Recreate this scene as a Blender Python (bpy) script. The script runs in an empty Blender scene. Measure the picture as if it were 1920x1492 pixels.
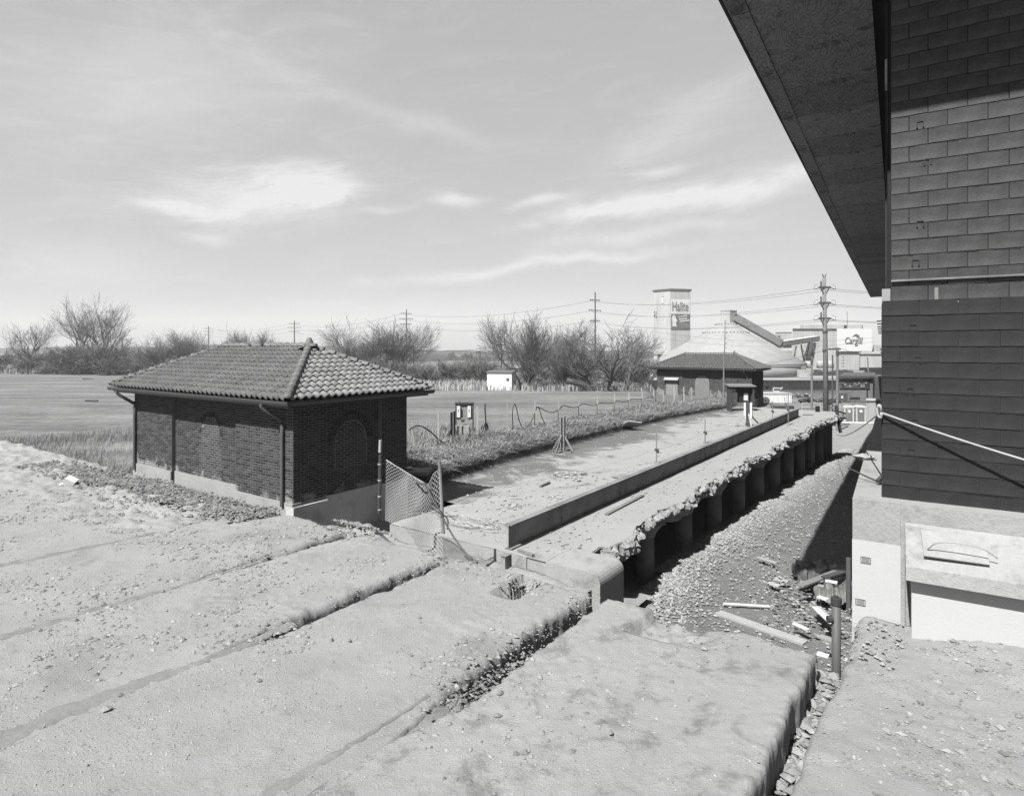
import bpy, math, random
import numpy as np
from mathutils import Vector, Matrix, Euler, Quaternion
random.seed(7)
R = math.radians
PI = math.pi

# ------------------------------------------------------------------ camera, sky, sun, exposure
SC = bpy.context.scene
COL = SC.collection
CAMZ = 3.5
F, CX, HY = 1167.0, 936.0, 650.0          # focal length and principal point of the photograph, in its pixels
cd = bpy.data.cameras.new('camera')
cam = bpy.data.objects.new('camera', cd); COL.objects.link(cam)
cam.location = (0, 0, CAMZ); cam.rotation_euler = (R(90), 0, 0)
cd.sensor_width = 36; cd.lens = F / 1920 * 36
cd.shift_x = (960 - CX) / 1920; cd.shift_y = (HY - 746) / 1920
cd.clip_start = .1; cd.clip_end = 9000
SC.camera = cam

SUN_AZ, SUN_EL = 37.3, 51.0                # azimuth the light travels towards (from +Y to +X), elevation
EXPOSURE = 1.35
SKY_STRENGTH = .055
SUN_STRENGTH = 5.0
sl = bpy.data.lights.new('sun', 'SUN'); sl.energy = SUN_STRENGTH; sl.angle = R(.5); sl.color = (1, .995, .985)
sun = bpy.data.objects.new('sun', sl); COL.objects.link(sun)
ld = Vector((math.sin(R(SUN_AZ)) * math.cos(R(SUN_EL)), math.cos(R(SUN_AZ)) * math.cos(R(SUN_EL)), -math.sin(R(SUN_EL))))
sun.rotation_euler = ld.to_track_quat('-Z', 'Y').to_euler()
sun.location = (-20, -20, 40)
SC.view_settings.view_transform = 'Standard'
SC.view_settings.look = 'None'
SC.view_settings.gamma = 1
SC.view_settings.exposure = EXPOSURE
SC.view_settings.use_curve_mapping = False
SC.cycles.max_bounces = 6; SC.cycles.diffuse_bounces = 3

class NT:
    """small helper round a node tree"""
    def __init__(s, t): s.t = t; s.n = t.nodes; s.l = t.links
    def new(s, typ, **kw):
        n = s.n.new(typ)
        for k, v in kw.items(): setattr(n, k, v)
        return n
    def link(s, a, b): s.l.new(a, b)
    def put(s, sock, v):
        if hasattr(v, 'is_output') or isinstance(v, bpy.types.NodeSocket): s.l.new(v, sock)
        else: sock.default_value = v
    def math(s, op, a, b=0.0, c=None, clamp=False):
        n = s.n.new('ShaderNodeMath'); n.operation = op; n.use_clamp = clamp
        s.put(n.inputs[0], a); s.put(n.inputs[1], b)
        if c is not None: s.put(n.inputs[2], c)
        return n.outputs[0]
    def noise(s, vec, scale, detail=4, rough=.55, dist=0.0):
        n = s.n.new('ShaderNodeTexNoise')
        if vec is not None: s.l.new(vec, n.inputs['Vector'])
        n.inputs['Scale'].default_value = scale; n.inputs['Detail'].default_value = detail
        n.inputs['Roughness'].default_value = rough; n.inputs['Distortion'].default_value = dist
        return n.outputs['Fac']
    def ramp(s, v, lo, hi, a=0.0, b=1.0, smooth=True):
        n = s.n.new('ShaderNodeMapRange'); n.clamp = True
        if smooth: n.interpolation_type = 'SMOOTHSTEP'
        s.put(n.inputs['Value'], v)
        n.inputs['From Min'].default_value = lo; n.inputs['From Max'].default_value = hi
        n.inputs['To Min'].default_value = a; n.inputs['To Max'].default_value = b
        return n.outputs['Result']

def make_world():
    w = bpy.data.worlds.new('World'); SC.world = w; w.use_nodes = True
    t = NT(w.node_tree); t.n.clear()
    sky = t.new('ShaderNodeTexSky', sky_type='NISHITA', sun_disc=False)
    sky.sun_elevation = R(SUN_EL); sky.sun_rotation = R(SUN_AZ + 180)
    sky.air_density = 1.0; sky.dust_density = 1.0; sky.ozone_density = 1.0; sky.altitude = 180
    bw = t.new('ShaderNodeRGBToBW'); t.link(sky.outputs[0], bw.inputs[0])
    # black-and-white film: one even tone curve over the whole sky
    base = t.math('MULTIPLY', t.math('POWER', bw.outputs[0], .25), SKY_GAIN)
    tc = t.new('ShaderNodeTexCoord'); d = tc.outputs['Generated']
    sep = t.new('ShaderNodeSeparateXYZ'); t.link(d, sep.inputs[0])
    x, y, z = sep.outputs
    az = t.math('ARCTAN2', x, y); el = t.math('ARCSINE', z)
    # cirrus: direction stretched along the wind, warped by noise
    comb = t.new('ShaderNodeCombineXYZ')
    t.link(t.math('ADD', az, t.math('MULTIPLY', el, .9)), comb.inputs[0])
    t.link(t.math('MULTIPLY', t.math('SUBTRACT', el, t.math('MULTIPLY', az, .16)), 4.2), comb.inputs[1])
    fib = t.noise(comb.outputs[0], 5.5, 9, .62, 1.1)
    fine = t.noise(comb.outputs[0], 24, 9, .68, .9)
    tex = t.math('ADD', t.math('MULTIPLY', fib, .58), t.math('MULTIPLY', fine, .42))
    warp = t.math('MULTIPLY', t.math('SUBTRACT', t.noise(d, 4, 4, .55), .5), .09)
    def A(px): return math.atan((px - CX) / F)
    def E(px, py): return math.atan((HY - py) / math.hypot(F, px - CX))
    total = None
    for (px, py, hw, hh, tilt, amp, lo) in CLOUDS:
        a0, e0 = A(px), E(px, py)
        ca, sa = math.cos(tilt), math.sin(tilt)
        da = t.math('SUBTRACT', az, a0); de = t.math('ADD', t.math('SUBTRACT', el, e0), warp)
        u = t.math('ADD', t.math('MULTIPLY', da, ca / hw), t.math('MULTIPLY', de, sa / hw))
        v = t.math('ADD', t.math('MULTIPLY', da, -sa / hh), t.math('MULTIPLY', de, ca / hh))
        r2 = t.math('ADD', t.math('MULTIPLY', u, u), t.math('MULTIPLY', v, v))
        g = t.math('EXPONENT', t.math('MULTIPLY', r2, -1.0))
        m = t.ramp(t.math('ADD', tex, t.math('MULTIPLY', g, .45)), lo - .12, lo + .45)
        c = t.math('MULTIPLY', t.math('MULTIPLY', m, g), amp)
        total = c if total is None else t.math('ADD', total, c)
    veil = t.math('MULTIPLY', t.ramp(fib, .46, .80), .16)
    total = t.math('MINIMUM', t.math('ADD', total, veil), .95)
    # thin cloud over the sky
    out = t.math('ADD', t.math('MULTIPLY', base, t.math('SUBTRACT', 1, total)), t.math('MULTIPLY', total, CLOUD_LIGHT))
    cc = t.new('ShaderNodeCombineColor')
    for i in range(3): t.link(out, cc.inputs[i])
    bg = t.new('ShaderNodeBackground'); bg.inputs['Strength'].default_value = SKY_STRENGTH
    t.link(cc.outputs[0], bg.inputs['Color'])
    o = t.new('ShaderNodeOutputWorld'); t.link(bg.outputs[0], o.inputs[0])

SKY_GAIN = 2.92
CLOUD_LIGHT = 5.9
#          px   py   half widths (rad)  tilt  amount  threshold
CLOUDS = [(485, 370, .175, .046, .10, 1.0, .58),
          (560, 325, .100, .034, .05, .9, .62),
          (620, 350, .070, .022, .25, .7, .62),
          (330, 395, .080, .012, .05, .8, .60),
          (390, 440, .050, .014, .05, .6, .64),
          (720, 380, .070, .010, .00, .5, .60),
          (860, 372, .060, .013, .02, .8, .62),
          (1330, 360, .230, .026, .165, 1.1, .54),
          (1130, 400, .160, .016, .17, .8, .56),
          (1010, 382, .070, .012, .14, .8, .62),
          (1220, 435, .220, .016, .14, .5, .58),
          (1080, 495, .190, .010, .11, .75, .52),
          (850, 520, .160, .012, .05, .5, .56),
          (1260, 240, .170, .050, .45, .34, .60),
          (300, 170, .280, .100, .25, .36, .52),
          (760, 210, .260, .020, -.20, .26, .54),
          (170, 500, .130, .050, .05, .35, .58),
          (700, 590, .600, .034, .02, .30, .50),
          (1240, 322, .060, .012, .25, .55, .62)]
make_world()

AD, AP = math.radians(36.0), math.radians(32.5)      # the dock's and the block building's bearing from the view axis
# ------------------------------------------------------------------ materials (all grey: the photograph is black and white)
def mat(name, v, rough=.9, var=.18, scale=2.5, fine=.10, fscale=40, bump=0.0, bscale=30, island=0.0, spec=.25, metal=0.0, extra=None, coords='Object'):
    m = bpy.data.materials.new(name); m.use_nodes = True
    t = NT(m.node_tree); t.n.clear()
    o = t.new('ShaderNodeOutputMaterial'); b = t.new('ShaderNodeBsdfPrincipled')
    t.link(b.outputs[0], o.inputs[0])
    b.inputs['Roughness'].default_value = rough; b.inputs['Metallic'].default_value = metal
    b.inputs['Specular IOR Level'].default_value = spec
    tc = t.new('ShaderNodeTexCoord'); vec = tc.outputs[coords]
    big = t.math('MULTIPLY', t.math('SUBTRACT', t.noise(vec, scale, 6, .6), .5), var * 4)
    sm = t.math('MULTIPLY', t.math('SUBTRACT', t.noise(vec, fscale, 4, .7), .5), fine * 4)
    f = t.math('ADD', t.math('ADD', big, sm), 1.0)
    if island:
        g = t.new('ShaderNodeNewGeometry'); oi = t.new('ShaderNodeObjectInfo')
        r = t.math('FRACT', t.math('ADD', g.outputs['Random Per Island'], oi.outputs['Random']))
        f = t.math('MULTIPLY', f, t.math('ADD', 1 - island, t.math('MULTIPLY', r, 2 * island)))
    col = t.math('MULTIPLY', f, v)
    if extra: col = extra(t, vec, col, b)
    col = t.math('MAXIMUM', col, .003)
    cc = t.new('ShaderNodeCombineColor')
    for i in range(3): t.link(col, cc.inputs[i])
    t.link(cc.outputs[0], b.inputs['Base Color'])
    if bump:
        bn = t.new('ShaderNodeBump'); bn.inputs['Strength'].default_value = 1.0; bn.inputs['Distance'].default_value = bump
        h = t.math('ADD', t.noise(vec, bscale, 6, .7), t.math('MULTIPLY', t.noise(vec, bscale * 5, 4, .6), .3))
        t.link(h, bn.inputs['Height']); t.link(bn.outputs[0], b.inputs['Normal'])
    return m

def x_dirt(t, vec, col, b):       # dry soil with damp-dark smears and pale dust
    n = t.noise(vec, .8, 6, .65, .6)
    col = t.math('MULTIPLY', col, t.ramp(n, .30, .46, .80, 1.0))
    s = t.noise(vec, 3.3, 5, .7, 1.2)
    col = t.math('MULTIPLY', col, t.ramp(s, .24, .38, .78, 1.0))
    patch = t.ramp(t.noise(vec, 1.1, 5, .65), .40, .62, .0, 1.0)
    sp = t.ramp(t.noise(vec, 42, 3, .6), .58, .68, 0.0, .42)  # dark specks: dark crumbs plus crumb shadows painted into the soil colour
    sp2 = t.ramp(t.noise(vec, 16, 4, .7), .60, .72, 0.0, .25)
    return t.math('MULTIPLY', col, t.math('SUBTRACT', 1.0, t.math('MULTIPLY', patch, t.math('ADD', sp, sp2))))
def x_slab(t, vec, col, b):       # the slab with dark oily smears
    n = t.noise(vec, 1.7, 9, .72, .25)
    col = t.math('MULTIPLY', col, t.ramp(n, .34, .50, .58, 1.0))
    mp = t.new('ShaderNodeMapping'); mp.inputs['Scale'].default_value = (6, 26, 6); mp.inputs['Rotation'].default_value = (0, 0, .5); t.link(vec, mp.inputs[0])
    col = t.math('MULTIPLY', col, t.ramp(t.noise(mp.outputs[0], 1, 3, .6), .30, .42, .84, 1.0))
    p = t.noise(vec, 9, 5, .7, .5)
    return t.math('MULTIPLY', col, t.ramp(p, .25, .36, .80, 1.0))
def x_platform(t, vec, col, b):   # old concrete under drifts of soil, soil thicker towards the bank
    sep = t.new('ShaderNodeSeparateXYZ'); t.link(vec, sep.inputs[0])
    dock = t.math('SUBTRACT', t.math('MULTIPLY', sep.outputs[0], math.cos(AD)), t.math('MULTIPLY', sep.outputs[1], math.sin(AD)))
    toward = t.ramp(dock, -13.4, -8.8, .20, -.14)
    n = t.math('ADD', t.noise(vec, .55, 7, .68, 1.0), toward)
    col = t.math('MULTIPLY', col, t.ramp(n, .46, .60, 1.0, .42))
    crack = t.noise(vec, 5, 8, .75, .8)
    return t.math('MULTIPLY', col, t.ramp(crack, .27, .38, .72, 1.0))
def x_field(t, vec, col, b):
    mp = t.new('ShaderNodeMapping'); mp.inputs['Scale'].default_value = (.03, .16, .1); mp.inputs['Rotation'].default_value = (0, 0, .12)
    t.link(vec, mp.inputs[0])
    n = t.noise(mp.outputs[0], 1.0, 7, .7, .4)
    f = t.noise(vec, 1.6, 7, .8)
    return t.math('MULTIPLY', t.math('MULTIPLY', col, t.ramp(n, .3, .7, .62, 1.34)), t.math('MULTIPLY', t.ramp(f, .3, .7, .68, 1.28), t.ramp(t.noise(vec, .09, 6, .7), .35, .65, .82, 1.14)))
def x_brick(t, vec, col, b):      # lime washed up the foot of the wall, a few pale chips
    g = t.new('ShaderNodeNewGeometry'); sep = t.new('ShaderNodeSeparateXYZ'); t.link(g.outputs['Position'], sep.inputs[0])
    n = t.noise(g.outputs['Position'], 3.2, 6, .7, .4)
    lime = t.ramp(t.math('SUBTRACT', t.math('ADD', n, t.ramp(sep.outputs[2], .05, .95, .34, -.12)), t.ramp(sep.outputs[0], -9.6, -7.2, 0, .16)), .62, .76)
    chip = t.ramp(t.noise(g.outputs['Position'], 26, 2, .5), .70, .74)
    lime = t.math('MAXIMUM', lime, t.math('MULTIPLY', chip, .55))
    return t.math('ADD', t.math('MULTIPLY', col, t.math('SUBTRACT', 1, lime)), t.math('MULTIPLY', lime, .15))
def x_ply(t, vec, col, b):        # rotary-cut plywood: contour-like grain, stains
    mp = t.new('ShaderNodeMapping'); mp.inputs['Scale'].default_value = (1.0, .32, 1.0); t.link(vec, mp.inputs[0])
    n = t.noise(mp.outputs[0], 1.5, 3, .5, .5)
    w = t.math('SINE', t.math('MULTIPLY', n, 150))
    col = t.math('MULTIPLY', col, t.math('ADD', 1, t.math('MULTIPLY', w, .22)))
    st = t.noise(vec, 1.7, 6, .75, .9)
    return t.math('MULTIPLY', col, t.ramp(st, .32, .50, .45, 1.0))
def x_rust(t, vec, col, b):
    n = t.noise(vec, 1.3, 6, .7)
    return t.math('MULTIPLY', col, t.ramp(n, .3, .62, .62, 1.1))
def x_conc(t, vec, col, b):
    n = t.noise(vec, 1.8, 7, .7, .6)
    col = t.math('MULTIPLY', col, t.ramp(n, .28, .50, .62, 1.0))
    p = t.noise(vec, 14, 4, .65)
    return t.math('MULTIPLY', col, t.ramp(p, .25, .36, .70, 1.0))
def x_road(t, vec, col, b):       # pale stone dust where the gravel lies thick along the platform
    sep = t.new('ShaderNodeSeparateXYZ'); t.link(vec, sep.inputs[0])
    dock = t.math('SUBTRACT', t.math('MULTIPLY', sep.outputs[0], math.cos(AD)), t.math('MULTIPLY', sep.outputs[1], math.sin(AD)))
    n = t.math('ADD', dock, t.math('MULTIPLY', t.math('SUBTRACT', t.noise(vec, 1.2, 5, .6), .5), 1.6))
    return t.math('MULTIPLY', col, t.ramp(n, -5.6, -4.4, 1.75, 1.0))
def x_corr(t, vec, col, b):       # ribs of sheet cladding
    sep = t.new('ShaderNodeSeparateXYZ'); t.link(vec, sep.inputs[0])
    w = t.math('SINE', t.math('MULTIPLY', t.math('ADD', sep.outputs[0], sep.outputs[1]), 5.2))
    st = t.new('ShaderNodeMapping'); st.inputs['Scale'].default_value = (1, 1, .12); t.link(vec, st.inputs[0])
    n = t.noise(st.outputs[0], .5, 5, .7)
    return t.math('MULTIPLY', t.math('MULTIPLY', col, t.math('ADD', 1, t.math('MULTIPLY', w, .05))), t.ramp(n, .3, .6, .84, 1.05))
def x_dome(t, vec, col, b):
    st = t.new('ShaderNodeMapping'); st.inputs['Scale'].default_value = (1, 1, .2); t.link(vec, st.inputs[0])
    n = t.noise(st.outputs[0], .35, 6, .7)
    return t.math('MULTIPLY', col, t.ramp(n, .3, .65, .84, 1.04))
def x_block(t, vec, col, b):
    n = t.noise(vec, 2.2, 6, .7, .4)
    return t.math('MULTIPLY', col, t.math('MULTIPLY', t.ramp(n, .3, .62, .62, 1.15), t.ramp(t.noise(vec, .55, 5, .65), .35, .62, .78, 1.12)))

M = {
 'dirt': mat('dry_dirt', .183, var=.12, scale=1.2, fine=.06, fscale=60, bump=.017, bscale=40, extra=x_dirt),
 'soil': mat('damp_soil', .122, var=.16, scale=3, fine=.14, fscale=36, bump=.012, bscale=18),
 'slab':   mat('dusty_slab', .186, var=.08, scale=1.3, fine=.07, fscale=40, bump=.014, bscale=44, extra=x_slab),
 'stone':  mat('loose_stone', .15, var=.2, scale=5, island=.35, bump=.01, bscale=30),
 'soild':  mat('dark_soil', .078, var=.2, scale=3, fine=.2, fscale=30, bump=.02, bscale=20),
 'clod2':  mat('dirt_crumb', .165, var=.15, scale=3, island=.3),
 'clod':   mat('soil_clod', .12, var=.25, scale=3, island=.3, bump=.02, bscale=30),
 'gravel': mat('gravel_stone', .175, var=.1, scale=3, island=.38),
 'road':   mat('gravel_road', .098, var=.14, scale=.8, fine=.24, fscale=14, bump=.05, bscale=8, extra=x_road),
 'platform': mat('platform_concrete', .186, var=.08, scale=1.1, fine=.10, fscale=22, bump=.012, bscale=12, extra=x_platform),
 'conc':   mat('old_concrete', .195, var=.10, scale=1.6, fine=.10, fscale=24, bump=.015, bscale=14, extra=x_conc),
 'conclift':  mat('shade_lifted_concrete', .30, var=.10, scale=1.6, fine=.10, fscale=24, bump=.015, bscale=14, extra=x_conc),  # paler copy of the old concrete: lightness painted in for the shaded right plinth
 'rubble': mat('broken_concrete', .225, var=.25, scale=6, fine=.2, fscale=30, bump=.05, bscale=16, extra=x_conc),
 'column': mat('column_concrete', .19, var=.2, scale=1.5, bump=.01, extra=x_conc),
 'white':  mat('white_paint', .285, rough=.7, var=.03, scale=1.5, fine=.03, bump=.003),
 'field':  mat('dry_turf', .102, var=.08, scale=.2, fine=.16, fscale=5, bump=.05, bscale=3, extra=x_field),
 'grass': mat('dry_grass', .21, var=.15, scale=1.5, island=.5),
 'grassd': mat('dead_grass', .165, var=.2, scale=1.5, island=.6),
 'thatch': mat('matted_grass', .075, var=.25, scale=3, fine=.3, fscale=22, bump=.06, bscale=14),
 'brick': mat('dark_brick', .025, var=.10, scale=6, fine=.12, fscale=60, island=.62, bump=.003, bscale=60, extra=x_brick),
 'mortar': mat('mortar', .11, var=.15, scale=5, fine=.1, fscale=50, bump=.003, extra=x_brick),
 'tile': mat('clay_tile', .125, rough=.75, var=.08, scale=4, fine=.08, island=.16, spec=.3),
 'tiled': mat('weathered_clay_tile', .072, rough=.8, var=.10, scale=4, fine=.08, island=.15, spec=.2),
 'cap': mat('clay_cap', .085, rough=.7, var=.1, scale=4, island=.15, spec=.3),
 'under':  mat('roof_felt', .015),
 'gutter': mat('dark_metal', .030, rough=.5, var=.15, spec=.4),
 'pipe':   mat('grey_downpipe', .055, rough=.6, var=.15),
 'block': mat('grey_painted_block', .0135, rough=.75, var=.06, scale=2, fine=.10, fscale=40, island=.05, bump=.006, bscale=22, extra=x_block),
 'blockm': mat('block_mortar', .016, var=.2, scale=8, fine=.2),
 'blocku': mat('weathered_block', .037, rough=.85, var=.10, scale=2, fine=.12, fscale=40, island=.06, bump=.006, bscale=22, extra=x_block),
 'black':  mat('black_metal', .010, rough=.6, var=.2),
 'siding': mat('dark_siding', .006, rough=.8, var=.2),
 'ply':    mat('stained_plywood', .165, rough=.85, var=.12, scale=1.2, fine=.06, island=.20, extra=x_ply, coords='Object'),
 'steel':  mat('weathered_steel', .15, rough=.7, var=.10, scale=2, extra=x_rust),
 'steeltop': mat('rusted_flange', .125, rough=.75, var=.12, scale=2, extra=x_rust),
 'wood':   mat('weathered_wood', .115, var=.2, scale=6, island=.2),
 'woodp':  mat('pale_wood', .21, var=.15, scale=5, island=.2),
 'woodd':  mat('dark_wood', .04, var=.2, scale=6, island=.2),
 'pole':   mat('pole_wood', .11, var=.15, scale=2),
 'poled':  mat('dark_pole_wood', .045, var=.15, scale=2),
 'wire':   mat('cable', .03, rough=.6), 'wirep': mat('pale_rope', .22, rough=.8),
 'galv':   mat('galvanised_wire', .20, rough=.5, spec=.4),
 'bark': mat('grey_bark', .06, var=.2, scale=1.5), 'twig': mat('twigs', .095, var=.2, scale=.6),
 'twigd': mat('thicket_twigs', .10, var=.2, scale=.6),
 'tower':  mat('pale_cladding', .25, rough=.8, var=.05, scale=.3, fine=.02, extra=x_corr),
 'towerd': mat('grey_cladding', .25, rough=.8, var=.05, scale=.3, fine=.02, extra=x_corr),
 'gallery': mat('gallery_cladding', .105, rough=.8, var=.05, scale=.3, fine=.02, extra=x_corr),
 'trim':   mat('dark_trim', .05, rough=.7),
 'dome':   mat('dome_concrete', .185, var=.06, scale=.1, fine=.03, fscale=2, extra=x_dome),
 'sign':   mat('sign_white', .38, rough=.6, var=.02, fine=.01),
 'signg':  mat('sign_grey', .07, rough=.6, var=.04, fine=.01), 'signd': mat('sign_ink', .035, rough=.6, var=.02, fine=.01),
 'salt':   mat('salt', .25, var=.2, scale=.2, fine=.2, fscale=2), 'far': mat('far_dark', .013, var=.3, scale=.1, fine=.2, fscale=1),
 'hill': mat('wooded_hill', .030, var=.35, scale=.02, fine=.4, fscale=.25),
 'bank':   mat('quay_gravel', .17, var=.15, scale=.06, fine=.15, fscale=.8), 'pile': mat('sheet_piling', .008, var=.2, scale=.3),
 'yard':   mat('yard_ground', .105, var=.2, scale=.15, fine=.2, fscale=2),
 'wallb':  mat('old_brickwork', .10, var=.2, scale=.6, fine=.2, fscale=4), 'glassd': mat('dim_glass', .03, rough=.3, var=.2, spec=.5),
 'toilet': mat('grey_plastic', .085, rough=.6, var=.06), 'toiletw': mat('white_plastic', .26, rough=.6, var=.04),
 'tarp': mat('dark_tarp', .05, rough=.45, var=.35, scale=4, spec=.5, bump=.02, bscale=10),
 'tarp2':  mat('worn_tarp', .085, rough=.5, var=.35, scale=5, spec=.5, bump=.02, bscale=10),
 'tyre':   mat('tyre', .05, var=.2, scale=3), 'truck': mat('white_trailer', .46, rough=.6, var=.05, scale=.5),
 'water':  mat('river', .06, rough=.25, var=.1, scale=.05, spec=.5, bump=.05, bscale=1.2),
}

# ------------------------------------------------------------------ geometry helpers
def W(s, t, z=0.0):            # dock frame: s across (to the right), t along
    return Vector((s * math.cos(AD) + t * math.sin(AD), -s * math.sin(AD) + t * math.cos(AD), z))
def V(s, t, z=0.0):            # block building frame
    return Vector((s * math.cos(AP) + t * math.sin(AP), -s * math.sin(AP) + t * math.cos(AP), z))
def at(px, py, D):             # the point at distance D along the view axis that the photograph shows there
    return Vector(((px - CX) / F * D, D, CAMZ - (py - HY) / F * D))
def onz(px, py, z):
    D = (CAMZ - z) * F / (py - HY); return Vector(((px - CX) / F * D, D, z))
def st(p): return (p.x * math.cos(AD) - p.y * math.sin(AD), p.x * math.sin(AD) + p.y * math.cos(AD))

_rng = np.random.RandomState(3)
_G = _rng.rand(256, 256)
def vn(x, y):
    x = np.asarray(x, float); y = np.asarray(y, float)
    xi = np.floor(x).astype(int); yi = np.floor(y).astype(int)
    fx = x - xi; fy = y - yi; fx = fx * fx * (3 - 2 * fx); fy = fy * fy * (3 - 2 * fy)
    g = lambda a, b: _G[a % 256, b % 256]
    return (g(xi, yi) * (1 - fx) + g(xi + 1, yi) * fx) * (1 - fy) + (g(xi, yi + 1) * (1 - fx) + g(xi + 1, yi + 1) * fx) * fy
def fbm(x, y, o=4, gain=.5):
    r = 0; a = 1; tot = 0
    for i in range(o):
        r = r + a * (vn(np.asarray(x) * 2 ** i + 17 * i, np.asarray(y) * 2 ** i + 31 * i) - .5); tot += a; a *= gain
    return r / tot * 2
def sstep(a, b, x):
    u = np.clip((np.asarray(x, float) - a) / (b - a), 0, 1); return u * u * (3 - 2 * u)

class MB:
    def __init__(s): s.v = []; s.f = []
    def add(s, vs, fs):
        b = len(s.v); s.v += [tuple(q) for q in vs]; s.f += [tuple(i + b for i in q) for q in fs]; return s
    def box(s, c, d, rot=None, taper=1.0):
        x, y, z = d[0] / 2, d[1] / 2, d[2] / 2; k = taper
        vs = [Vector(q) for q in ((-x, -y, -z), (x, -y, -z), (x, y, -z), (-x, y, -z), (-x * k, -y * k, z), (x * k, -y * k, z), (x * k, y * k, z), (-x * k, y * k, z))]
        if rot is not None:
            m = rot if isinstance(rot, (Matrix, Quaternion)) else Euler(rot).to_matrix()
            vs = [m @ q for q in vs]
        c = Vector(c)
        return s.add([q + c for q in vs], [(0, 3, 2, 1), (4, 5, 6, 7), (0, 1, 5, 4), (1, 2, 6, 5), (2, 3, 7, 6), (3, 0, 4, 7)])
    def box2(s, a, b): return s.box([(a[i] + b[i]) / 2 for i in range(3)], [abs(b[i] - a[i]) for i in range(3)])
    def bar(s, p, q, w, h, up=(0, 0, 1)):
        p, q = Vector(p), Vector(q); d = q - p; L = d.length; d = d / L
        u = Vector(up); 
        if abs(d.dot(u)) > .98: u = Vector((1, 0, 0))
        x = d.cross(u).normalized(); zz = x.cross(d)
        m = Matrix((x, d, zz)).transposed()
        return s.box((p + q) / 2, (w, L, h), m)
    def tube(s, pts, r, n=6, cap=True):
        pts = [Vector(p) for p in pts]; N = len(pts)
        rs = r if isinstance(r, (list, tuple)) else [r] * N
        vs = []; fs = []
        ref = None
        for i, p in enumerate(pts):
            d = (pts[min(i + 1, N - 1)] - pts[max(i - 1, 0)])
            if d.length < 1e-9: d = Vector((0, 0, 1))
            d.normalize()
            if ref is None: ref = Vector((0, 0, 1)) if abs(d.z) < .9 else Vector((1, 0, 0))
            x = d.cross(ref).normalized(); y = x.cross(d); ref = y
            ref = Vector((0, 0, 1)) if abs(d.z) < .9 else Vector((1, 0, 0))
            for k in range(n):
                a = 2 * PI * k / n; vs.append(p + x * math.cos(a) * rs[i] + y * math.sin(a) * rs[i])
        for i in range(N - 1):
            for k in range(n):
                k2 = (k + 1) % n; fs.append((i * n + k, i * n + k2, (i + 1) * n + k2, (i + 1) * n + k))
        if cap: fs.append(tuple(range(n - 1, -1, -1))); fs.append(tuple((N - 1) * n + k for k in range(n)))
        return s.add(vs, fs)
    def lathe(s, c, prof, n=20):
        c = Vector(c); vs = []; fs = []
        for r, z in prof:
            for k in range(n): a = 2 * PI * k / n; vs.append(c + Vector((r * math.cos(a), r * math.sin(a), z)))
        for i in range(len(prof) - 1):
            for k in range(n):
                k2 = (k + 1) % n; fs.append((i * n + k, i * n + k2, (i + 1) * n + k2, (i + 1) * n + k))
        fs.append(tuple(range(n - 1, -1, -1))); fs.append(tuple((len(prof) - 1) * n + k for k in range(n)))
        return s.add(vs, fs)
    def prism(s, poly, off):       # poly: list of 3-D points, off: extrusion vector
        n = len(poly); P = [Vector(p) for p in poly]; o = Vector(off)
        fs = [tuple(range(n)), tuple(range(2 * n - 1, n - 1, -1))]
        fs += [(i, (i + 1) % n, n + (i + 1) % n, n + i) for i in range(n)]
        return s.add(P + [p + o for p in P], fs)
    def rock(s, c, r, sq=(1, 1, .6), rnd=.3):
        c = Vector(c); a = random.random() * 6.28
        vs = [(0, 0, 1), (0, 0, -1)] + [(math.cos(a + k * PI / 3), math.sin(a + k * PI / 3), random.uniform(-.45, .45)) for k in range(6)]
        vs = [c + Vector((q[0] * sq[0], q[1] * sq[1], q[2] * sq[2])) * r * random.uniform(1 - rnd, 1 + rnd) for q in vs]
        return s.add(vs, [(0, 2 + k, 2 + (k + 1) % 6) for k in range(6)] + [(1, 2 + (k + 1) % 6, 2 + k) for k in range(6)])
    def mesh(s, name, m, smooth=False):
        me = bpy.data.meshes.new(name); me.from_pydata(s.v, [], s.f)
        if m is not None: me.materials.append(M[m] if isinstance(m, str) else m)
        if smooth: me.polygons.foreach_set('use_smooth', [True] * len(me.polygons))
        me.update(); return me
    def build(s, name, m, parent=None, smooth=False):
        return obj(name, s.mesh(name, m, smooth), parent)

def obj(name, me, parent=None):
    o = bpy.data.objects.new(name, me); COL.objects.link(o)
    if parent is not None: o.parent = parent
    return o
def tag(o, label=None, cat=None, group=None, kind=None):
    if label: o['label'] = label
    if cat: o['category'] = cat
    if group: o['group'] = group
    if kind: o['kind'] = kind
    return o
def thing(name, label, cat, loc=(0, 0, 0), rz=0.0, group=None):
    o = obj(name, None); o.location = loc; o.rotation_euler = (0, 0, rz); o.empty_display_size = .2
    return tag(o, label, cat, group)
def copy_tree(o, parent=None):
    c = o.copy(); COL.objects.link(c)
    if parent is not None: c.parent = parent
    for ch in list(o.children): copy_tree(ch, c)
    return c
def grid(name, P, m, parent=None, smooth=True, kind=None):      # P: (n, k, 3) array
    n, k, _ = P.shape
    idx = np.arange(n * k).reshape(n, k)
    q = np.stack([idx[:-1, :-1], idx[1:, :-1], idx[1:, 1:], idx[:-1, 1:]], -1).reshape(-1, 4)
    me = bpy.data.meshes.new(name); me.from_pydata(P.reshape(-1, 3).tolist(), [], q.tolist())
    me.materials.append(M[m]); 
    if smooth: me.polygons.foreach_set('use_smooth', [True] * len(me.polygons))
    me.update()
    o = obj(name, me, parent)
    if kind: o['kind'] = kind
    return o
def Wa(s, t, z):
    return np.stack([s * math.cos(AD) + t * math.sin(AD), -s * math.sin(AD) + t * math.cos(AD), z], -1)
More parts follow.
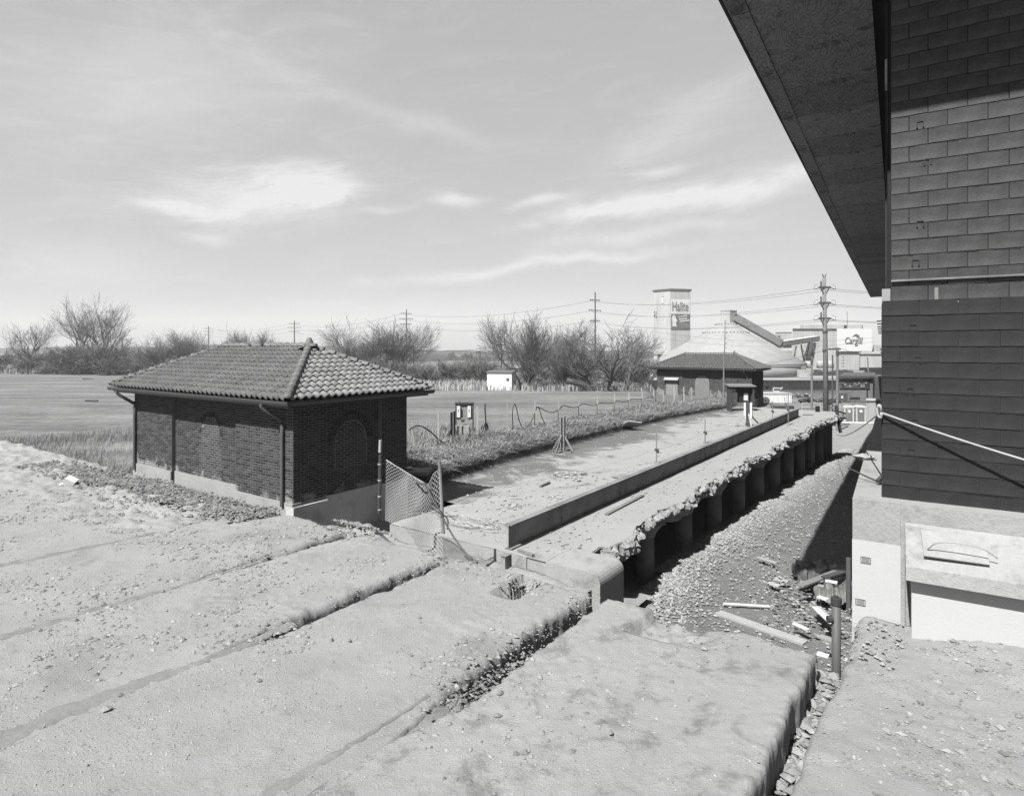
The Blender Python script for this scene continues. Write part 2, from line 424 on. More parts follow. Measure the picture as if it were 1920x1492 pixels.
def Va(s, t, z):
    return np.stack([s * math.cos(AP) + t * math.sin(AP), -s * math.sin(AP) + t * math.cos(AP), z], -1)
def curve_pts(pts, n=8):          # Catmull-Rom through points
    pts = [Vector(p) for p in pts]; P = [pts[0]] + pts + [pts[-1]]; out = []
    for i in range(1, len(P) - 2):
        for k in range(n):
            u = k / n; a, b, c, d = P[i - 1], P[i], P[i + 1], P[i + 2]
            out.append(.5 * ((2 * b) + (c - a) * u + (2 * a - 5 * b + 4 * c - d) * u * u + (3 * b - a - 3 * c + d) * u ** 3))
    out.append(pts[-1]); return out
def sag(p, q, d, n=14):
    p, q = Vector(p), Vector(q)
    return [p.lerp(q, i / n) - Vector((0, 0, d * 4 * (i / n) * (1 - i / n))) for i in range(n + 1)]

# ------------------------------------------------------------------ the ground
def zfield(y): return np.interp(y, [-50, 30, 45, 85, 200, 420, 3000], [-.35, -.42, -.72, -2.6, -4.5, -6.0, -9.0])
def terrain_z(x, y):
    s = x * math.cos(AD) - y * math.sin(AD); t = x * math.sin(AD) + y * math.cos(AD)
    w = np.maximum(sstep(-13.6, -11.6, s) * (1 - sstep(46, 50, t)), sstep(-.8, 2.2, x - (13.2 + (y - 51) * .235)) * sstep(50.5, 53.5, y + .2 * x - 3))
    w = np.maximum(w, sstep(-11.2, -9, s) * sstep(44, 49, t))
    zl = zfield(y) + fbm(x * .05, y * .05, 3) * .25 * sstep(25, 60, y)
    # close to the house and left of the deck the soil lies against the deck
    z = zl * (1 - w) + (-6.0) * w
    riv = sstep(112, 117, y + .0 * x) * (1 - sstep(240, 250, y)) * sstep(-3, 6, x - (y - 112) * .02)
    z = z * (1 - riv) + np.minimum(z, -12.0) * riv
    return z
def build_terrain():
    xs = np.concatenate([np.linspace(-1450, -160, 22), np.linspace(-150, -32, 30), np.arange(-31, 41, .75), np.linspace(42, 200, 45), np.linspace(220, 1450, 16)])
    ys = np.concatenate([np.linspace(-60, 6, 8), np.arange(7, 62, .75), np.linspace(63, 130, 55), np.linspace(133, 420, 50), np.linspace(460, 1480, 18)])
    X, Y = np.meshgrid(xs, ys, indexing='ij')
    Z = terrain_z(X, Y)
    # soil under the deck stays hidden below it
    s = X * math.cos(AD) - Y * math.sin(AD); t = X * math.sin(AD) + Y * math.cos(AD)
    under = (t < 7.4) | ((s > -19.2) & (t < 12.2) & (s < -9) & (t < 11.9))
    Z = np.where(under, np.minimum(Z, -1.3), Z)
    grid('field', np.stack([X, Y, Z], -1), 'field', kind='structure')
build_terrain()

# deck of dirt-covered slabs: each strip a heightfield with worn edges
def deck_h(s, t):
    patch = sstep(-.1, .35, fbm(s * .8 + 3, t * .8, 3))
    return fbm(s * .35, t * .35, 3) * .022 + fbm(s * 1.3 + 5, t * 1.3, 3) * .008 + patch * (np.maximum(fbm(s * 9 + 9, t * 9, 3, .7), -.1) * .026) + np.maximum(fbm(s * 16 + 2, t * 16, 2) - .25, 0) * .03
def slab(s0, s1, t0, t1, ds, dt, m, name='dirt_deck', seed=0, w0=.05, w1=.05, drop=.62, mod=None, c0=None, c1=None, front=True, soft=1.0):
    n = int((s1 - s0) / ds)
    u = np.linspace(0, 1, n)
    te = np.arange(t0, t1, dt); te = np.concatenate([te, [t1]])
    U, T = np.meshgrid(u, te, indexing='ij')
    Tn = np.minimum(T, t1)
    e0 = s0 + fbm(Tn * .9 + seed, Tn * 0 + seed * 3.1, 4) * w0 * 2 + fbm(Tn * 5, Tn * 0 + seed, 4, .65) * .035; e1 = s1 + fbm(Tn * .9 + seed + 40, Tn * 0 + seed * 1.7, 4) * w1 * 2 + fbm(Tn * 5, Tn * 0 + seed + 7, 4, .65) * .035
    k0 = 0 if c0 is None else (1 - sstep(c0 - 1.2, c0 + .3, Tn)); k1 = 0 if c1 is None else (1 - sstep(c1 - 1.2, c1 + .3, Tn))
    e0 = e0 - .22 * k0; e1 = e1 + .22 * k1
    S = e0 + (e1 - e0) * U
    T2 = T + np.where(T >= t1, 1, sstep(t1 - .5, t1, T)) * fbm(S * 1.3 + seed, S * 0 + 3.3, 4) * .10
    Z = deck_h(S, Tn)
    d = np.minimum(np.minimum(S - e0 + k0, e1 - S + k1), np.maximum(t1 - T, 0) if front else 9)
    Z = Z - .040 * soft * np.exp(-np.maximum(d, 0) / .03) - np.maximum(fbm(S * 3 + seed, T * 3, 4), 0) * .09 * soft * np.exp(-np.maximum(d, 0) / .09) + fbm(S * 12, T * 12, 3) * .022 * np.exp(-np.maximum(d, 0) / .12)
    if mod is not None: Z = mod(S, T, Z)
    # rough broken faces down the two long sides and the front
    P = np.stack([S, T2, Z], -1)
    F_ = np.array([.12, .28, .46, .64, .82, 1.0])
    def face(row, sgn):
        out = []
        for f in F_:
            z0 = row[:, 2]; k = fbm(row[:, 1] * 5 + seed, f * 3.1 + 0 * z0, 4, .65) * .06 * soft + fbm(row[:, 1] * 17 + seed, f * 9 + 0 * z0, 2) * .022
            out.append(np.stack([row[:, 0] + sgn * (.02 * f + k * min(1, 4 * f) - .012), row[:, 1], z0 + (-drop - z0) * f + fbm(row[:, 1] * 9, f * 5 + 0 * z0, 2) * .02], -1))
        return out
    lo = face(P[0], 1); hi = face(P[-1], -1)
    P = np.concatenate([np.stack(lo[::-1]), P, np.stack(hi)], 0)
    row = P[:, -1, :]; fr = []
    for f in F_:
        k = fbm(row[:, 0] * 5 + seed, f * 3.1 + 0 * row[:, 0], 4, .65) * .085 + fbm(row[:, 0] * 17, f * 9 + 0 * row[:, 0], 2) * .022
        fr.append(np.stack([row[:, 0], row[:, 1] - .02 * f + k * min(1, 4 * f), row[:, 2] + (-drop - row[:, 2]) * f], -1))
    P = np.concatenate([P, np.stack(fr, 1)], 1)
    return grid(name, Wa(P[..., 0], P[..., 1], P[..., 2]), m, kind='structure')
def modA(S, T, Z):     # towards the house and the field the strip breaks up into furrows and clods
    k = sstep(-11.5, -13, S) * sstep(4.8, 6.2, T)
    Z = Z + k * (np.maximum(fbm(S * 2.2, T * 3.4, 5, .6), -.15) * .13 + np.maximum(fbm(S * 7, T * 9, 4, .65), -.1) * .10) - .10 * sstep(7.2, 7.7, T) * sstep(-11.2, -11.7, S) * sstep(-19.5, -19, S)
    g = np.exp(-((T - 6.35 - (S + 13.5) * .015) / .10) ** 2) * sstep(-16.5, -15, S) * (1 - sstep(-13.3, -12.8, S))
    g2 = np.exp(-((T - 7.0 - (S + 16) * .02) / .06) ** 2) * sstep(-19.5, -18.5, S) * (1 - sstep(-16, -15, S))
    return Z - .20 * g - .12 * g2
def modC(S, T, Z):
    hole = (S > -5.33) & (S < -4.90) & (T > 7.10) & (T < 7.93)
    Z = np.where(hole, -.34 + fbm(S * 7, T * 7, 3) * .16, Z)
    return Z
def modD(S, T, Z):
    low = (S > -3.25 + .04 * fbm(T * 4, T * 0 + 2, 3)) * (T > 7.12 + .05 * fbm(S * 3, S * 0 + 5, 3)) * (1 - sstep(-2.7, -2.05, S)) * (sstep(7.1, 7.5, T + .6 * (S < -2.8)))
    Z = Z - low * (.15 + fbm(S * 8, T * 8, 4) * .06)
    return Z - sstep(-2.9, -1.3, S) * sstep(7.2, 8, T) * .05
slab(-30, -9.31, -4, 7.95, .065, .06, 'dirt', seed=1, w1=.05, mod=modA, c1=5.4)
slab(-9.08, -6.90, -4, 7.98, .036, .036, 'dirt', seed=2, c0=5.4, c1=4.3)
slab(-6.64, -4.16, -4, 7.98, .036, .036, 'dirt', seed=3, w1=.09, mod=modC, c0=4.3, c1=4.5)
slab(-3.88, -1.28, -4, 7.98, .036, .036, 'slab', seed=4, w0=.07, w1=.035, mod=modD, c0=4.5, soft=.45)
slab(-.98, 9, -4, 9.34, .04, .05, 'dirt', seed=5, w0=.06, drop=2.2, front=False, mod=lambda S, T, Z: Z + .16 * sstep(7.6, 9.2, T) * sstep(-.5, .5, S) + fbm(S * 7, T * 7, 4, .7) * .022)
# soil that fills the joints between the slabs: level with them at the near end, sunk towards the edge
def joints():
    s = np.arange(-9.9, -.6, .05); t = np.arange(-4, 8.02, .06)
    S, T = np.meshgrid(s, t, indexing='ij')
    def one(c, near, far, tn, tf):
        return np.exp(-((S - c) / .5) ** 2) * (near + (far - near) * sstep(tn, tf, T)) 
    Z = -.62 + 0 * S
    for c, tn, tf in ((-9.2, 5.2, 7.6), (-6.76, 4.2, 6.6), (-4.0, 4.4, 6.2)):
        k = np.abs(S - c) < .75
        Z = np.where(k, -.035 - .56 * sstep(tn, tf, T) + fbm(S * 2, T * 2, 4) * .03, Z)
    k = np.abs(S + 1.13) < .6
    Z = np.where(k, -.50 + fbm(S * 3, T * 3, 4) * .16, Z)
    grid('soil_joints', Wa(S, T, Z), 'soil', kind='structure')
joints()
# shallow soil streaks where the joints are filled level
def streak(c, t0, t1, w, seed, name='soil_streak'):
    t = np.arange(t0, t1, .05); u = np.linspace(-1, 1, 15)
    U, T = np.meshgrid(u, t, indexing='ij')
    wid = w * (.35 + .65 * sstep(t1, t1 - 3.5, T)) * (1 + .5 * fbm(T * .8 + seed, T * 0 + seed, 3) + .35 * fbm(T * 4 + seed, U * 1.5 + 9, 4))
    S = c + U * wid + fbm(T * .5 + seed, T * 0, 3) * .12 - .12 * (1 - sstep(t0, t1, T))
    Z = deck_h(S, T) + .012 - .030 * U ** 2 + fbm(S * 9, T * 9, 3) * .012 + fbm(S * 4, T * 4, 3) * .006
    grid(name, Wa(S, T, Z), 'soil', kind='structure')
streak(-9.18, -1, 6.0, .20, 3); streak(-6.8, -1, 4.9, .24, 8); streak(-4.22, 1.5, 4.7, .13, 15)
streak(-12.1, 1.5, 7.0, .16, 21)

def wall_soil():
    t = np.arange(6.9, 8.14, .04); s_ = np.arange(-21.5, -11.3, .05)
    S, T = np.meshgrid(s_, t, indexing='ij')
    k = sstep(0, .5, T - 7.25 - .05 * (S + 15) + fbm(S * .9, T * 0 + 2, 4) * .45) * sstep(-21.5, -20, S) * (1 - sstep(-12.4, -11.4, S - (T - 8) * .5))
    Z = deck_h(S, T) - .12 + .12 * k + fbm(S * 5, T * 5, 4, .65) * .05 - .10 * sstep(7.5, 7.9, T)
    grid('soil_strip', Wa(S, T, Z), 'soild', kind='structure')
wall_soil()
# loose soil sloping from the deck down to the platform, and the pit beside the house
def slope_ground():
    s = np.arange(-20, -5.25, .08); t = np.arange(7.75, 12.9, .08)
    S, T = np.meshgrid(s, t, indexing='ij')
    Z = -.16 - .70 * sstep(7.9, 9.6, T)
    pit = sstep(-11.6, -11.1, S) * (1 - sstep(-10.3, -9.0, S)) * sstep(7.9, 8.7, T)
    Z = Z - .05 * pit
    Z = Z + fbm(S * 1.4, T * 1.4, 5) * .16 + np.maximum(fbm(S * 4, T * 4, 3), 0) * .08
    mound = np.exp(-((S + 9.25) / .42) ** 2 - ((T - 8.25) / .36) ** 2)
    Z = Z + mound * .26 * (1 + fbm(S * 5, T * 5, 3))
    Z = np.where(S < -11.8, -.55 + fbm(S * 2, T * 2, 4) * .08, Z)
    Z = np.where((S > -10.4) & (T > 10.2), -1.9, Z)
    grid('loose_soil', Wa(S, T, Z), 'dirt', kind='structure')
slope_ground()

# gravel road in the trench: falls gently away from the deck
def zroad(y): return np.interp(y, [0, 12, 20, 72, 80], [-1.9, -2.15, -2.4, -5.35, -5.6])
def road():
    s = np.concatenate([np.arange(-4.6, -.2, .10), [-.1, .6, 3]]); t = np.concatenate([np.arange(7.0, 40, .12), np.arange(40, 92, .6)])
    S, T = np.meshgrid(s, t, indexing='ij')
    P = Va(S, T, 0 * S); dock = P[..., 0] * math.cos(AD) - P[..., 1] * math.sin(AD)
    Z = zroad(P[..., 1]) + fbm(S * 1.1, T * .5, 4) * .09 + fbm(S * 5, T * 5, 3) * .035
    Z = Z - .35 * sstep(-1.0, -.2, S) * 0 + .12 * np.exp(-((dock + 5.6) / .7) ** 2) - .25 * (1 - sstep(-7.5, -6.2, dock))
    Z = Z + .5 * (1 - sstep(8.2, 9.6, T + .25 * S)) * 0
    P[..., 2] = Z; grid('gravel_road', P, 'road', kind='structure')
    # the floor under the platform
    s = np.arange(-11, -3.4, .3); t = np.arange(9.0, 80, .5)
    S, T = np.meshgrid(s, t, indexing='ij'); P = Wa(S, T, 0 * S); P[..., 2] = zroad(P[..., 1]) - .22 + fbm(S, T, 3) * .08
    grid('trench_floor', P, 'road', kind='structure')
road()
def scatter_stones(name, n, fn, rmin, rmax, m, sq=.65, label=None, cat=None):
    """many small stones as ONE mesh; fn(i) gives a world position or None"""
    base = np.array([(0, 0, 1), (1, 0, 0), (.3, .9, .1), (-.8, .5, -.1), (-.7, -.6, .15), (.35, -.9, 0), (0, 0, -1)], float)
    fa = np.array([(0, 1, 2), (0, 2, 3), (0, 3, 4), (0, 4, 5), (0, 5, 1), (6, 2, 1), (6, 3, 2), (6, 4, 3), (6, 5, 4), (6, 1, 5)])
    vs = []; fs = []; k = 0
    rs = np.random.RandomState(n)
    for i in range(n):
        p = fn(rs)
        if p is None: continue
        r = rmin + (rmax - rmin) * rs.rand() ** 2.6
        a = rs.rand() * 6.28; c, s = math.cos(a), math.sin(a)
        b = base * (1 + .45 * (rs.rand(7, 1) - .5)) * r * np.array([1 + .5 * rs.rand(), 1, sq])
        b = np.stack([b[:, 0] * c - b[:, 1] * s, b[:, 0] * s + b[:, 1] * c, b[:, 2]], 1) + np.array(p)
        vs.append(b); fs.append(fa + k); k += 7
    me = bpy.data.meshes.new(name); me.from_pydata(np.concatenate(vs).tolist(), [], np.concatenate(fs).tolist())
    me.materials.append(M[m]); me.update()
    o = obj(name, me); tag(o, label, cat, None, 'stuff'); return o
def f_gravel(rs):
    # thick along the platform edge, thin over the road
    t = 9.5 + 40 * rs.rand() ** 1.5
    if rs.rand() < .86:
        s = -6.15 + abs(rs.randn()) * .62 + .35 * (t < 15)
        if s > -3.2: return None
        p = W(s, t)
    else:
        q = -3.4 + 3.3 * rs.rand(); p = V(q, 9.0 + 40 * rs.rand() ** 1.6)
    d = p.x * math.cos(AD) - p.y * math.sin(AD)
    return (p.x, p.y, float(zroad(p.y)) + .006 + .12 * math.exp(-((d + 5.6) / .7) ** 2) + .03 * rs.rand())
scatter_stones('gravel', 52000, f_gravel, .010, .042, 'gravel', label='pale crushed gravel banked along the platform and strewn over the road', cat='gravel')
def f_deck(rs):
    s, t = -20 + 23 * rs.rand(), .5 + 7.4 * rs.rand()
    if s > -.95: t += 1.45
    if fbm(s * .9 + 3, t * .9, 3) < .02 + .2 * rs.rand(): return None
    if -1.3 < s < -.98 or abs(s + 4) < .1 or (-3.9 < s < -1.3 and rs.rand() < .75): return None
    p = W(s, t); return (p.x, p.y, float(deck_h(s, t)) + .003 + (.16 * float(sstep(7.6, 9.2, t) * sstep(-.5, .5, s)) if s > -.95 else 0))
scatter_stones('pebbles', 30000, f_deck, .008, .040, 'stone', .6, 'small pebbles and dirt crumbs scattered on the dry deck', 'pebbles')
def f_clod(rs):
    s = -22 + 10.6 * rs.rand(); t = 7.25 + .30 * rs.randn() + .05 * (s + 15) + .3 * fbm(s * .8, 3, 3)
    if t > 7.95 or t < 6.2: return None
    p = W(s, t); return (p.x, p.y, .02 + .05 * rs.rand())
scatter_stones('clods', 6500, f_clod, .012, .055, 'clod', .7, 'broken clods of dirt heaped along the front wall of the near brick house', 'clods')
def f_clod2(rs):
    a = rs.rand()
    if a < .4: s, t = -9.3 + .5 * rs.randn() * .7, 8.15 + .25 * rs.randn()
    elif a < .7: s, t = -8.2 + 1.2 * rs.randn(), 9.3 + .5 * rs.rand()
    else: return None
    p = W(s, t); z = .0 if t < 7.9 else (-.12 - .84 * float(sstep(7.9, 9.6, t)))
    if abs(s + 9.3) < .6 and 7.9 < t < 8.7: z += .2
    return (p.x, p.y, z + .05 * rs.rand())
scatter_stones('rubble_crumbs', 1300, f_clod2, .010, .036, 'stone', .7, 'crumbs of dirt and stone spilt at the front edge of the deck', 'crumbs')
def f_gap3(rs):
    s, t = -4.03 + .09 * rs.randn(), 4.2 + 2.2 * rs.rand() ** 1.5; p = W(s, t)
    return (p.x, p.y, float(deck_h(s, t)) - .05 - .10 * max(0, t - 4.8))
scatter_stones('joint_crumbs', 900, f_gap3, .006, .026, 'clod', .7, 'soil crumbs spilt along the near joint between the two middle slabs', 'crumbs')
def f_tiny(rs):
    s, t = -18 + 21 * rs.rand(), .8 + 7.1 * rs.rand()
    if s > -.95: t += 1.45
    if -1.3 < s < -.98 or (-3.9 < s < -1.3 and rs.rand() < .4): return None
    if fbm(s * 1.6 + 13, t * 1.6, 3) < -.35 + .75 * rs.rand(): return None
    p = W(s, t); return (p.x, p.y, float(deck_h(s, t)) + .001 + (.16 * float(sstep(7.6, 9.2, t) * sstep(-.5, .5, s)) if s > -.95 else 0))
scatter_stones('dirt_crumbs', 60000, f_tiny, .005, .015, 'clod2', .7, 'fine crumbs of dry dirt all over the deck slabs', 'crumbs')
def f_corner(rs):
    s, t = -1.0 + .55 * rs.rand() ** 1.5, 7.9 + 1.4 * rs.rand(); p = W(s, t)
    return (p.x, p.y, float(deck_h(s, t)) - .06 * (s < -.85) + .01 + .03 * rs.rand())
scatter_stones('corner_clods', 170, f_corner, .008, .032, 'clod2', .7, 'lumps of dirt on the slab edge at the foot of the white pedestal', 'clods')
def f_gap(rs):
    s = -1.13 + .22 * (rs.rand() - .5) * 1.6; t = 3.8 + 4.6 * rs.rand(); p = W(s, t)
    return (p.x, p.y, -.47 + .08 * rs.rand())
scatter_stones('gap_rubble', 700, f_gap, .02, .09, 'stone', .6, 'lumps of soil and stone lying in the gap between the two right slabs', 'rubble')

# single stones one could pick up
def stone(px, py, r, label, z=0.0, sq=(1, .7, .55)):
    p = onz(px, py, z); b = MB(); b.rock((0, 0, 0), r, sq, .22)
    o = b.build('stone', 'stone'); o.location = (p.x, p.y, p.z + r * .3); o.rotation_euler = (0, 0, random.random() * 3)
    tag(o, label, 'stone', 'loose stones on the dirt deck')
for a in [(198, 1332, .062, 'largest pale flat stone, at the near left corner of the deck'),
          (195, 1136, .045, 'pale stone resting on the far left soil streak near the frame edge'),
          (305, 1109, .045, 'dark wedge stone on the far left soil streak'),
          (294, 1207, .028, 'small pale stone on the middle soil streak'),
          (344, 1199, .032, 'rounded stone at the upper rim of the middle soil streak'),
          (226, 1303, .030, 'dark stone beside the largest flat stone'),
          (313, 1146, .032, 'lone stone between the two left soil streaks'),
          (470, 1203, .045, 'pale lump where the middle joint begins to open'),
          (487, 1276, .034, 'grey stone on the open dirt right of the middle streak'),
          (797, 1333, .042, 'left one of two egg-shaped stones by the near joint'),
          (787, 1331, .036, 'egg-shaped stone just left of its twin by the near joint'),
          (860, 1328, .055, 'pale rounded stone set in the soil at the foot of the near joint'),
          (810, 1349, .030, 'small pale stone below the two egg-shaped stones'),
          (655, 1202, .040, 'flat stone on the middle slab left of its centre'),
          (622, 1200, .034, 'dark stone beside a flat one on the middle slab'),
          (788, 1159, .030, 'flat stone near the middle of the slab with the square hole'),
          (1145, 1375, .036, 'round stone on the smeared slab near the bottom edge')]:
    stone(*a)

# ------------------------------------------------------------------ brick houses with tiled hip roofs
def s_tile_mesh():                 # one clay S-tile, wave across, lower end proud
    n = 8; w, L = .200, .262; vs = []
    for j, (y, up) in enumerate(((0, .046), (L, .004))):
        for i in range(n + 1):
            x = -w / 2 + w * i / n; vs.append((x, y, up + .036 * math.cos(2 * PI * i / n)))
    for i in range(n + 1):
        x = -w / 2 + w * i / n; vs.append((x, 0, .008 + .036 * math.cos(2 * PI * i / n)))
    k = n + 1
    fs = [(i, i + 1, k + i + 1, k + i) for i in range(n)] + [(2 * k + i, 2 * k + i + 1, i + 1, i) for i in range(n)]
    return vs, fs
def cap_mesh(L=.33, r=.088):
    b = MB(); n = 8; vs = []
    for y, k, dz in ((0, 1.08, .02), (.05, 1.08, .02), (.06, 1.0, .012), (L, .90, 0)):
        for i in range(n + 1):
            a = PI * i / n; vs.append((math.cos(a) * r * k, y, math.sin(a) * r * k * .9 + dz))
    fs = []
    for j in range(3): fs += [(j * (n + 1) + i, j * (n + 1) + i + 1, (j + 1) * (n + 1) + i + 1, (j + 1) * (n + 1) + i) for i in range(n)]
    fs.append(tuple(range(n, -1, -1))); fs.append(tuple(range(3 * (n + 1), 4 * (n + 1))))
    b.add(vs, fs); return b
def brick_mesh(l, h, d):
    c = .004; b = MB(); x, z = l / 2, h / 2
    b.add([(-x, 0, -z), (x, 0, -z), (x, 0, z), (-x, 0, z), (-x + c, -d, -z + c), (x - c, -d, -z + c), (x - c, -d, z - c), (-x + c, -d, z - c)],
          [(4, 5, 6, 7), (0, 1, 5, 4), (1, 2, 6, 5), (2, 3, 7, 6), (3, 0, 4, 7)])
    return b
BL, BH, BD = .200, .0615, .009

def make_house(loc, label, near, sx=7.27, sy=3.44, zt=2.26, missing=()):
    root = thing('brick_house', label, 'house', loc, -AD, 'small brick houses along the platform')
    rc = .10                        # recess between the corner piers
    # walls: mortar body (piers and recessed panels), concrete plinth
    fx = [(-sx, -5.17, 0), (-5.17, -2.18, rc), (-2.18, 0, 0)]            # front wall runs along x
    ry = [(0, .88, 0), (.88, sy - .88, rc), (sy - .88, sy, 0)]           # right wall runs along y
    w = MB()
    for a, b, d in fx: w.box2((a, d, -.02), (b, d + .25, zt))
    w2 = MB()
    for a, b, d in ry: w2.box2((-d - .25, max(a, .252 if a == 0 else a), -.02), (-d, b, zt))
    wl = w.build('wall', 'mortar', root)
    wr = w2.build('wall', 'mortar', root)
    w3 = MB(); w3.box2((-sx + .002, sy - .25, -.02), (-.26, sy - .002, zt)); w3.box2((-sx + .002, .252, -.02), (-sx + .25, sy - .252, zt))
    wb = w3.build('wall', 'mortar', root)
    # openings: blind arches
    fa = dict(c=-3.46, hw=.44, sill=.10, spring=1.34) if near else dict(c=-3.66, hw=.50, sill=-.02, spring=1.35)
    ra = dict(c=1.68, hw=.47, sill=.68, spring=1.30)
    def in_arch(a, u, z, grow=0.0):
        if z < a['sill'] - grow * .2: return False
        if z < a['spring']: return abs(u - a['c']) < a['hw'] + (grow if z > a['spring'] - .02 else 0.0)
        return math.hypot(u - a['c'], z - a['spring']) < a['hw'] + grow
    bricks = []                     # (x, y, z, rotz, length) in house space
    rows = int(zt / BH)
    for j in range(rows):
        z = .13 + BH * (j + .5)
        if z > zt - .02: break
        off = (j % 2) * BL / 2
        for a, b, d in fx:
            u = a - off
            while u < b - .01:
                l, r = max(u, a + (.004 if d else 0)), min(u + BL, b)
                if r - l > .05:
                    c = (l + r) / 2
                    dd = d
                    if d and in_arch(fa, c, z, .0): dd = d + .005
                    elif d and in_arch(fa, c, z, .03) and z > fa['spring']: u += BL; continue
                    bricks.append((c, dd, z, 0.0, r - l - .017))
                u += BL
        for a, b, d in ry:
            u = a - BL / 2 + off
            while u < b - .01:
                l, r = max(u, a), min(u + BL, b)
                if r - l > .05:
                    c = (l + r) / 2; dd = d
                    if d and near and in_arch(ra, c, z, .0): dd = d + .005
                    elif d and near and in_arch(ra, c, z, .12) and z > ra['spring']: u += BL; continue
                    bricks.append((-dd, c, z, PI / 2, r - l - .017))
                u += BL
    # arch rings of bricks on edge
    rings = []
    for a, wall, nr in (((fa, 0, 1),) + (((ra, 1, 2),) if near else ())):
        for q in range(nr):
            rad = a['hw'] + .055 + q * .115; n = int(PI * rad / .072)
            for k in range(n):
                th = PI * (k + .5) / n; rings.append((wall, a['c'] + rad * math.cos(th), a['spring'] + rad * math.sin(th), th))
    # the infill of the arches stands a little back: darken nothing, just depth
    if near:
        ctr = Vector(loc)
        def size(bk):               # rough share of the picture
            p = W(st(ctr)[0] + bk[0], st(ctr)[1] + bk[1], bk[2])
            nrm = (W(0, -1) if bk[3] == 0 else W(1, 0)); to = (Vector((0, 0, CAMZ)) - p)
            return bk[4] * max(0, to.normalized().dot(nrm)) / to.length ** 2
        bricks.sort(key=size, reverse=True)
        me = {}
        for k, (x, y, z, rz, l) in enumerate(bricks[:300]):
            key = round(l, 2)
            if key not in me: me[key] = brick_mesh(key, BH - .0125, BD).mesh('brick', 'brick')
            o = obj('brick', me[key], wl if rz == 0 else wr); o.location = (x, y, z); o.rotation_euler = (0, 0, rz)
        rest = bricks[300:]
    else: rest = bricks
    for rz, par in ((0.0, wl), (PI / 2, wr)):
        b = MB()
        for (x, y, z, r, l) in rest:
            if r != rz: continue
            q = brick_mesh(l, BH - .0125, BD)
            if r == 0: vs = [(v[0] + x, v[1] + y, v[2] + z) for v in q.v]
            else: vs = [(-v[1] + x, v[0] + y, v[2] + z) for v in q.v]
            b.add(vs, q.f)
        for (wall, u, z, th) in rings:
            if (wall == 0) != (rz == 0): continue
            q = brick_mesh(.105, .058, BD + .004); c, s_ = math.cos(th), math.sin(th)
            for v in q.v: pass
            vs = []
            for v in q.v:
                du, dz = v[0] * c - v[2] * s_, v[0] * s_ + v[2] * c
                vs.append((u + du, rc + v[1], z + dz) if wall == 0 else (-rc - v[1], u + du, z + dz))
            b.add(vs, q.f)
        if b.v: o = b.build('brickwork', 'brick', par); o['kind'] = 'stuff'
    # plinth
    p = MB()
    for a, b, d in fx: p.box2((a - (.03 if a == -sx else 0), d - .035, -1.3), (b + (.035 if b == 0 else 0), d + .2, .14 + (.09 if a < -5 else 0)))
    p.build('plinth', 'conc' if near else 'wallb', root)
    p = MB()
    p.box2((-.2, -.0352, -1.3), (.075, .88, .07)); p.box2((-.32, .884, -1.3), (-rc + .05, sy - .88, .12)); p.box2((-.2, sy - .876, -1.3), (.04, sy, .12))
    p.build('plinth', 'conclift', root)
    if near:                       # outlines round the blind windows
        for a, wall in ((ra, 1),):
            b = MB(); pts = [(a['c'] - a['hw'], a['sill']), (a['c'] - a['hw'], a['spring'])]
            pts += [(a['c'] + a['hw'] * math.cos(PI - PI * k / 14), a['spring'] + a['hw'] * math.sin(PI - PI * k / 14)) for k in range(1, 14)]
            pts += [(a['c'] + a['hw'], a['spring']), (a['c'] + a['hw'], a['sill']), (a['c'] - a['hw'], a['sill'])]
            for q in range(len(pts) - 1):
                (u0, z0), (u1, z1) = pts[q], pts[q + 1]
                b.bar((-rc + .006, u0, z0), (-rc + .006, u1, z1), .02, .014, (1, 0, 0))
            o = b.build('window_outline', 'mortar', root)
    # roof
    oh = .44; ze = 2.40; H = sy / 2 + oh; zr = ze + H * .495; L = math.hypot(H, zr - ze); ca, sa = H / L, (zr - ze) / L
    x0, x1, y0, y1 = -sx - oh, oh, -oh, sy + oh; ym = sy / 2; rx0, rx1 = x0 + H, x1 - H
    r = MB()
    A_, B_, C_, D_ = (x0, y0, ze), (x1, y0, ze), (x1, y1, ze), (x0, y1, ze); R0, R1 = (rx0, ym, zr), (rx1, ym, zr)
    r.add([A_, B_, C_, D_, R0, R1], [(0, 1, 5, 4), (1, 2, 5), (2, 3, 4, 5), (3, 0, 4), (3, 2, 1, 0)])
    roof = r.build('roof', 'under', root)
    tv, tf = s_tile_mesh()
    tiles = []
    for (ox, oy, ex, ey, length, side) in ((x0, y0, 1, 0, x1 - x0, 0), (x1, y0, 0, 1, y1 - y0, 1), (x1, y1, -1, 0, x1 - x0, 2), (x0, y1, 0, -1, y1 - y0, 3)):
        up = Vector((-ey * ca, ex * ca, sa)); E_ = Vector((ex, ey, 0)); N_ = E_.cross(up)
        m = Matrix((E_, up, N_)).transposed()
        ncol = int(round(length / .2)); cw = length / ncol; nrow = int(L / .215)
        for j in range(nrow):
            rr = j * .215 - .03
            h = (j + .5) * .215 * ca
            for i in range(ncol):
                e = (i + .5) * cw
                if h - .10 < e < length - h + .10:
                    pos = Vector((ox, oy, ze)) + E_ * e + up * rr + N_ * (.030)
                    tiles.append((pos, m, side))
    def tkey(q):
        p = W(st(Vector(loc))[0] + q[0].x, st(Vector(loc))[1] + q[0].y, q[0].z); return (p - Vector((0, 0, CAMZ))).length
    first = []
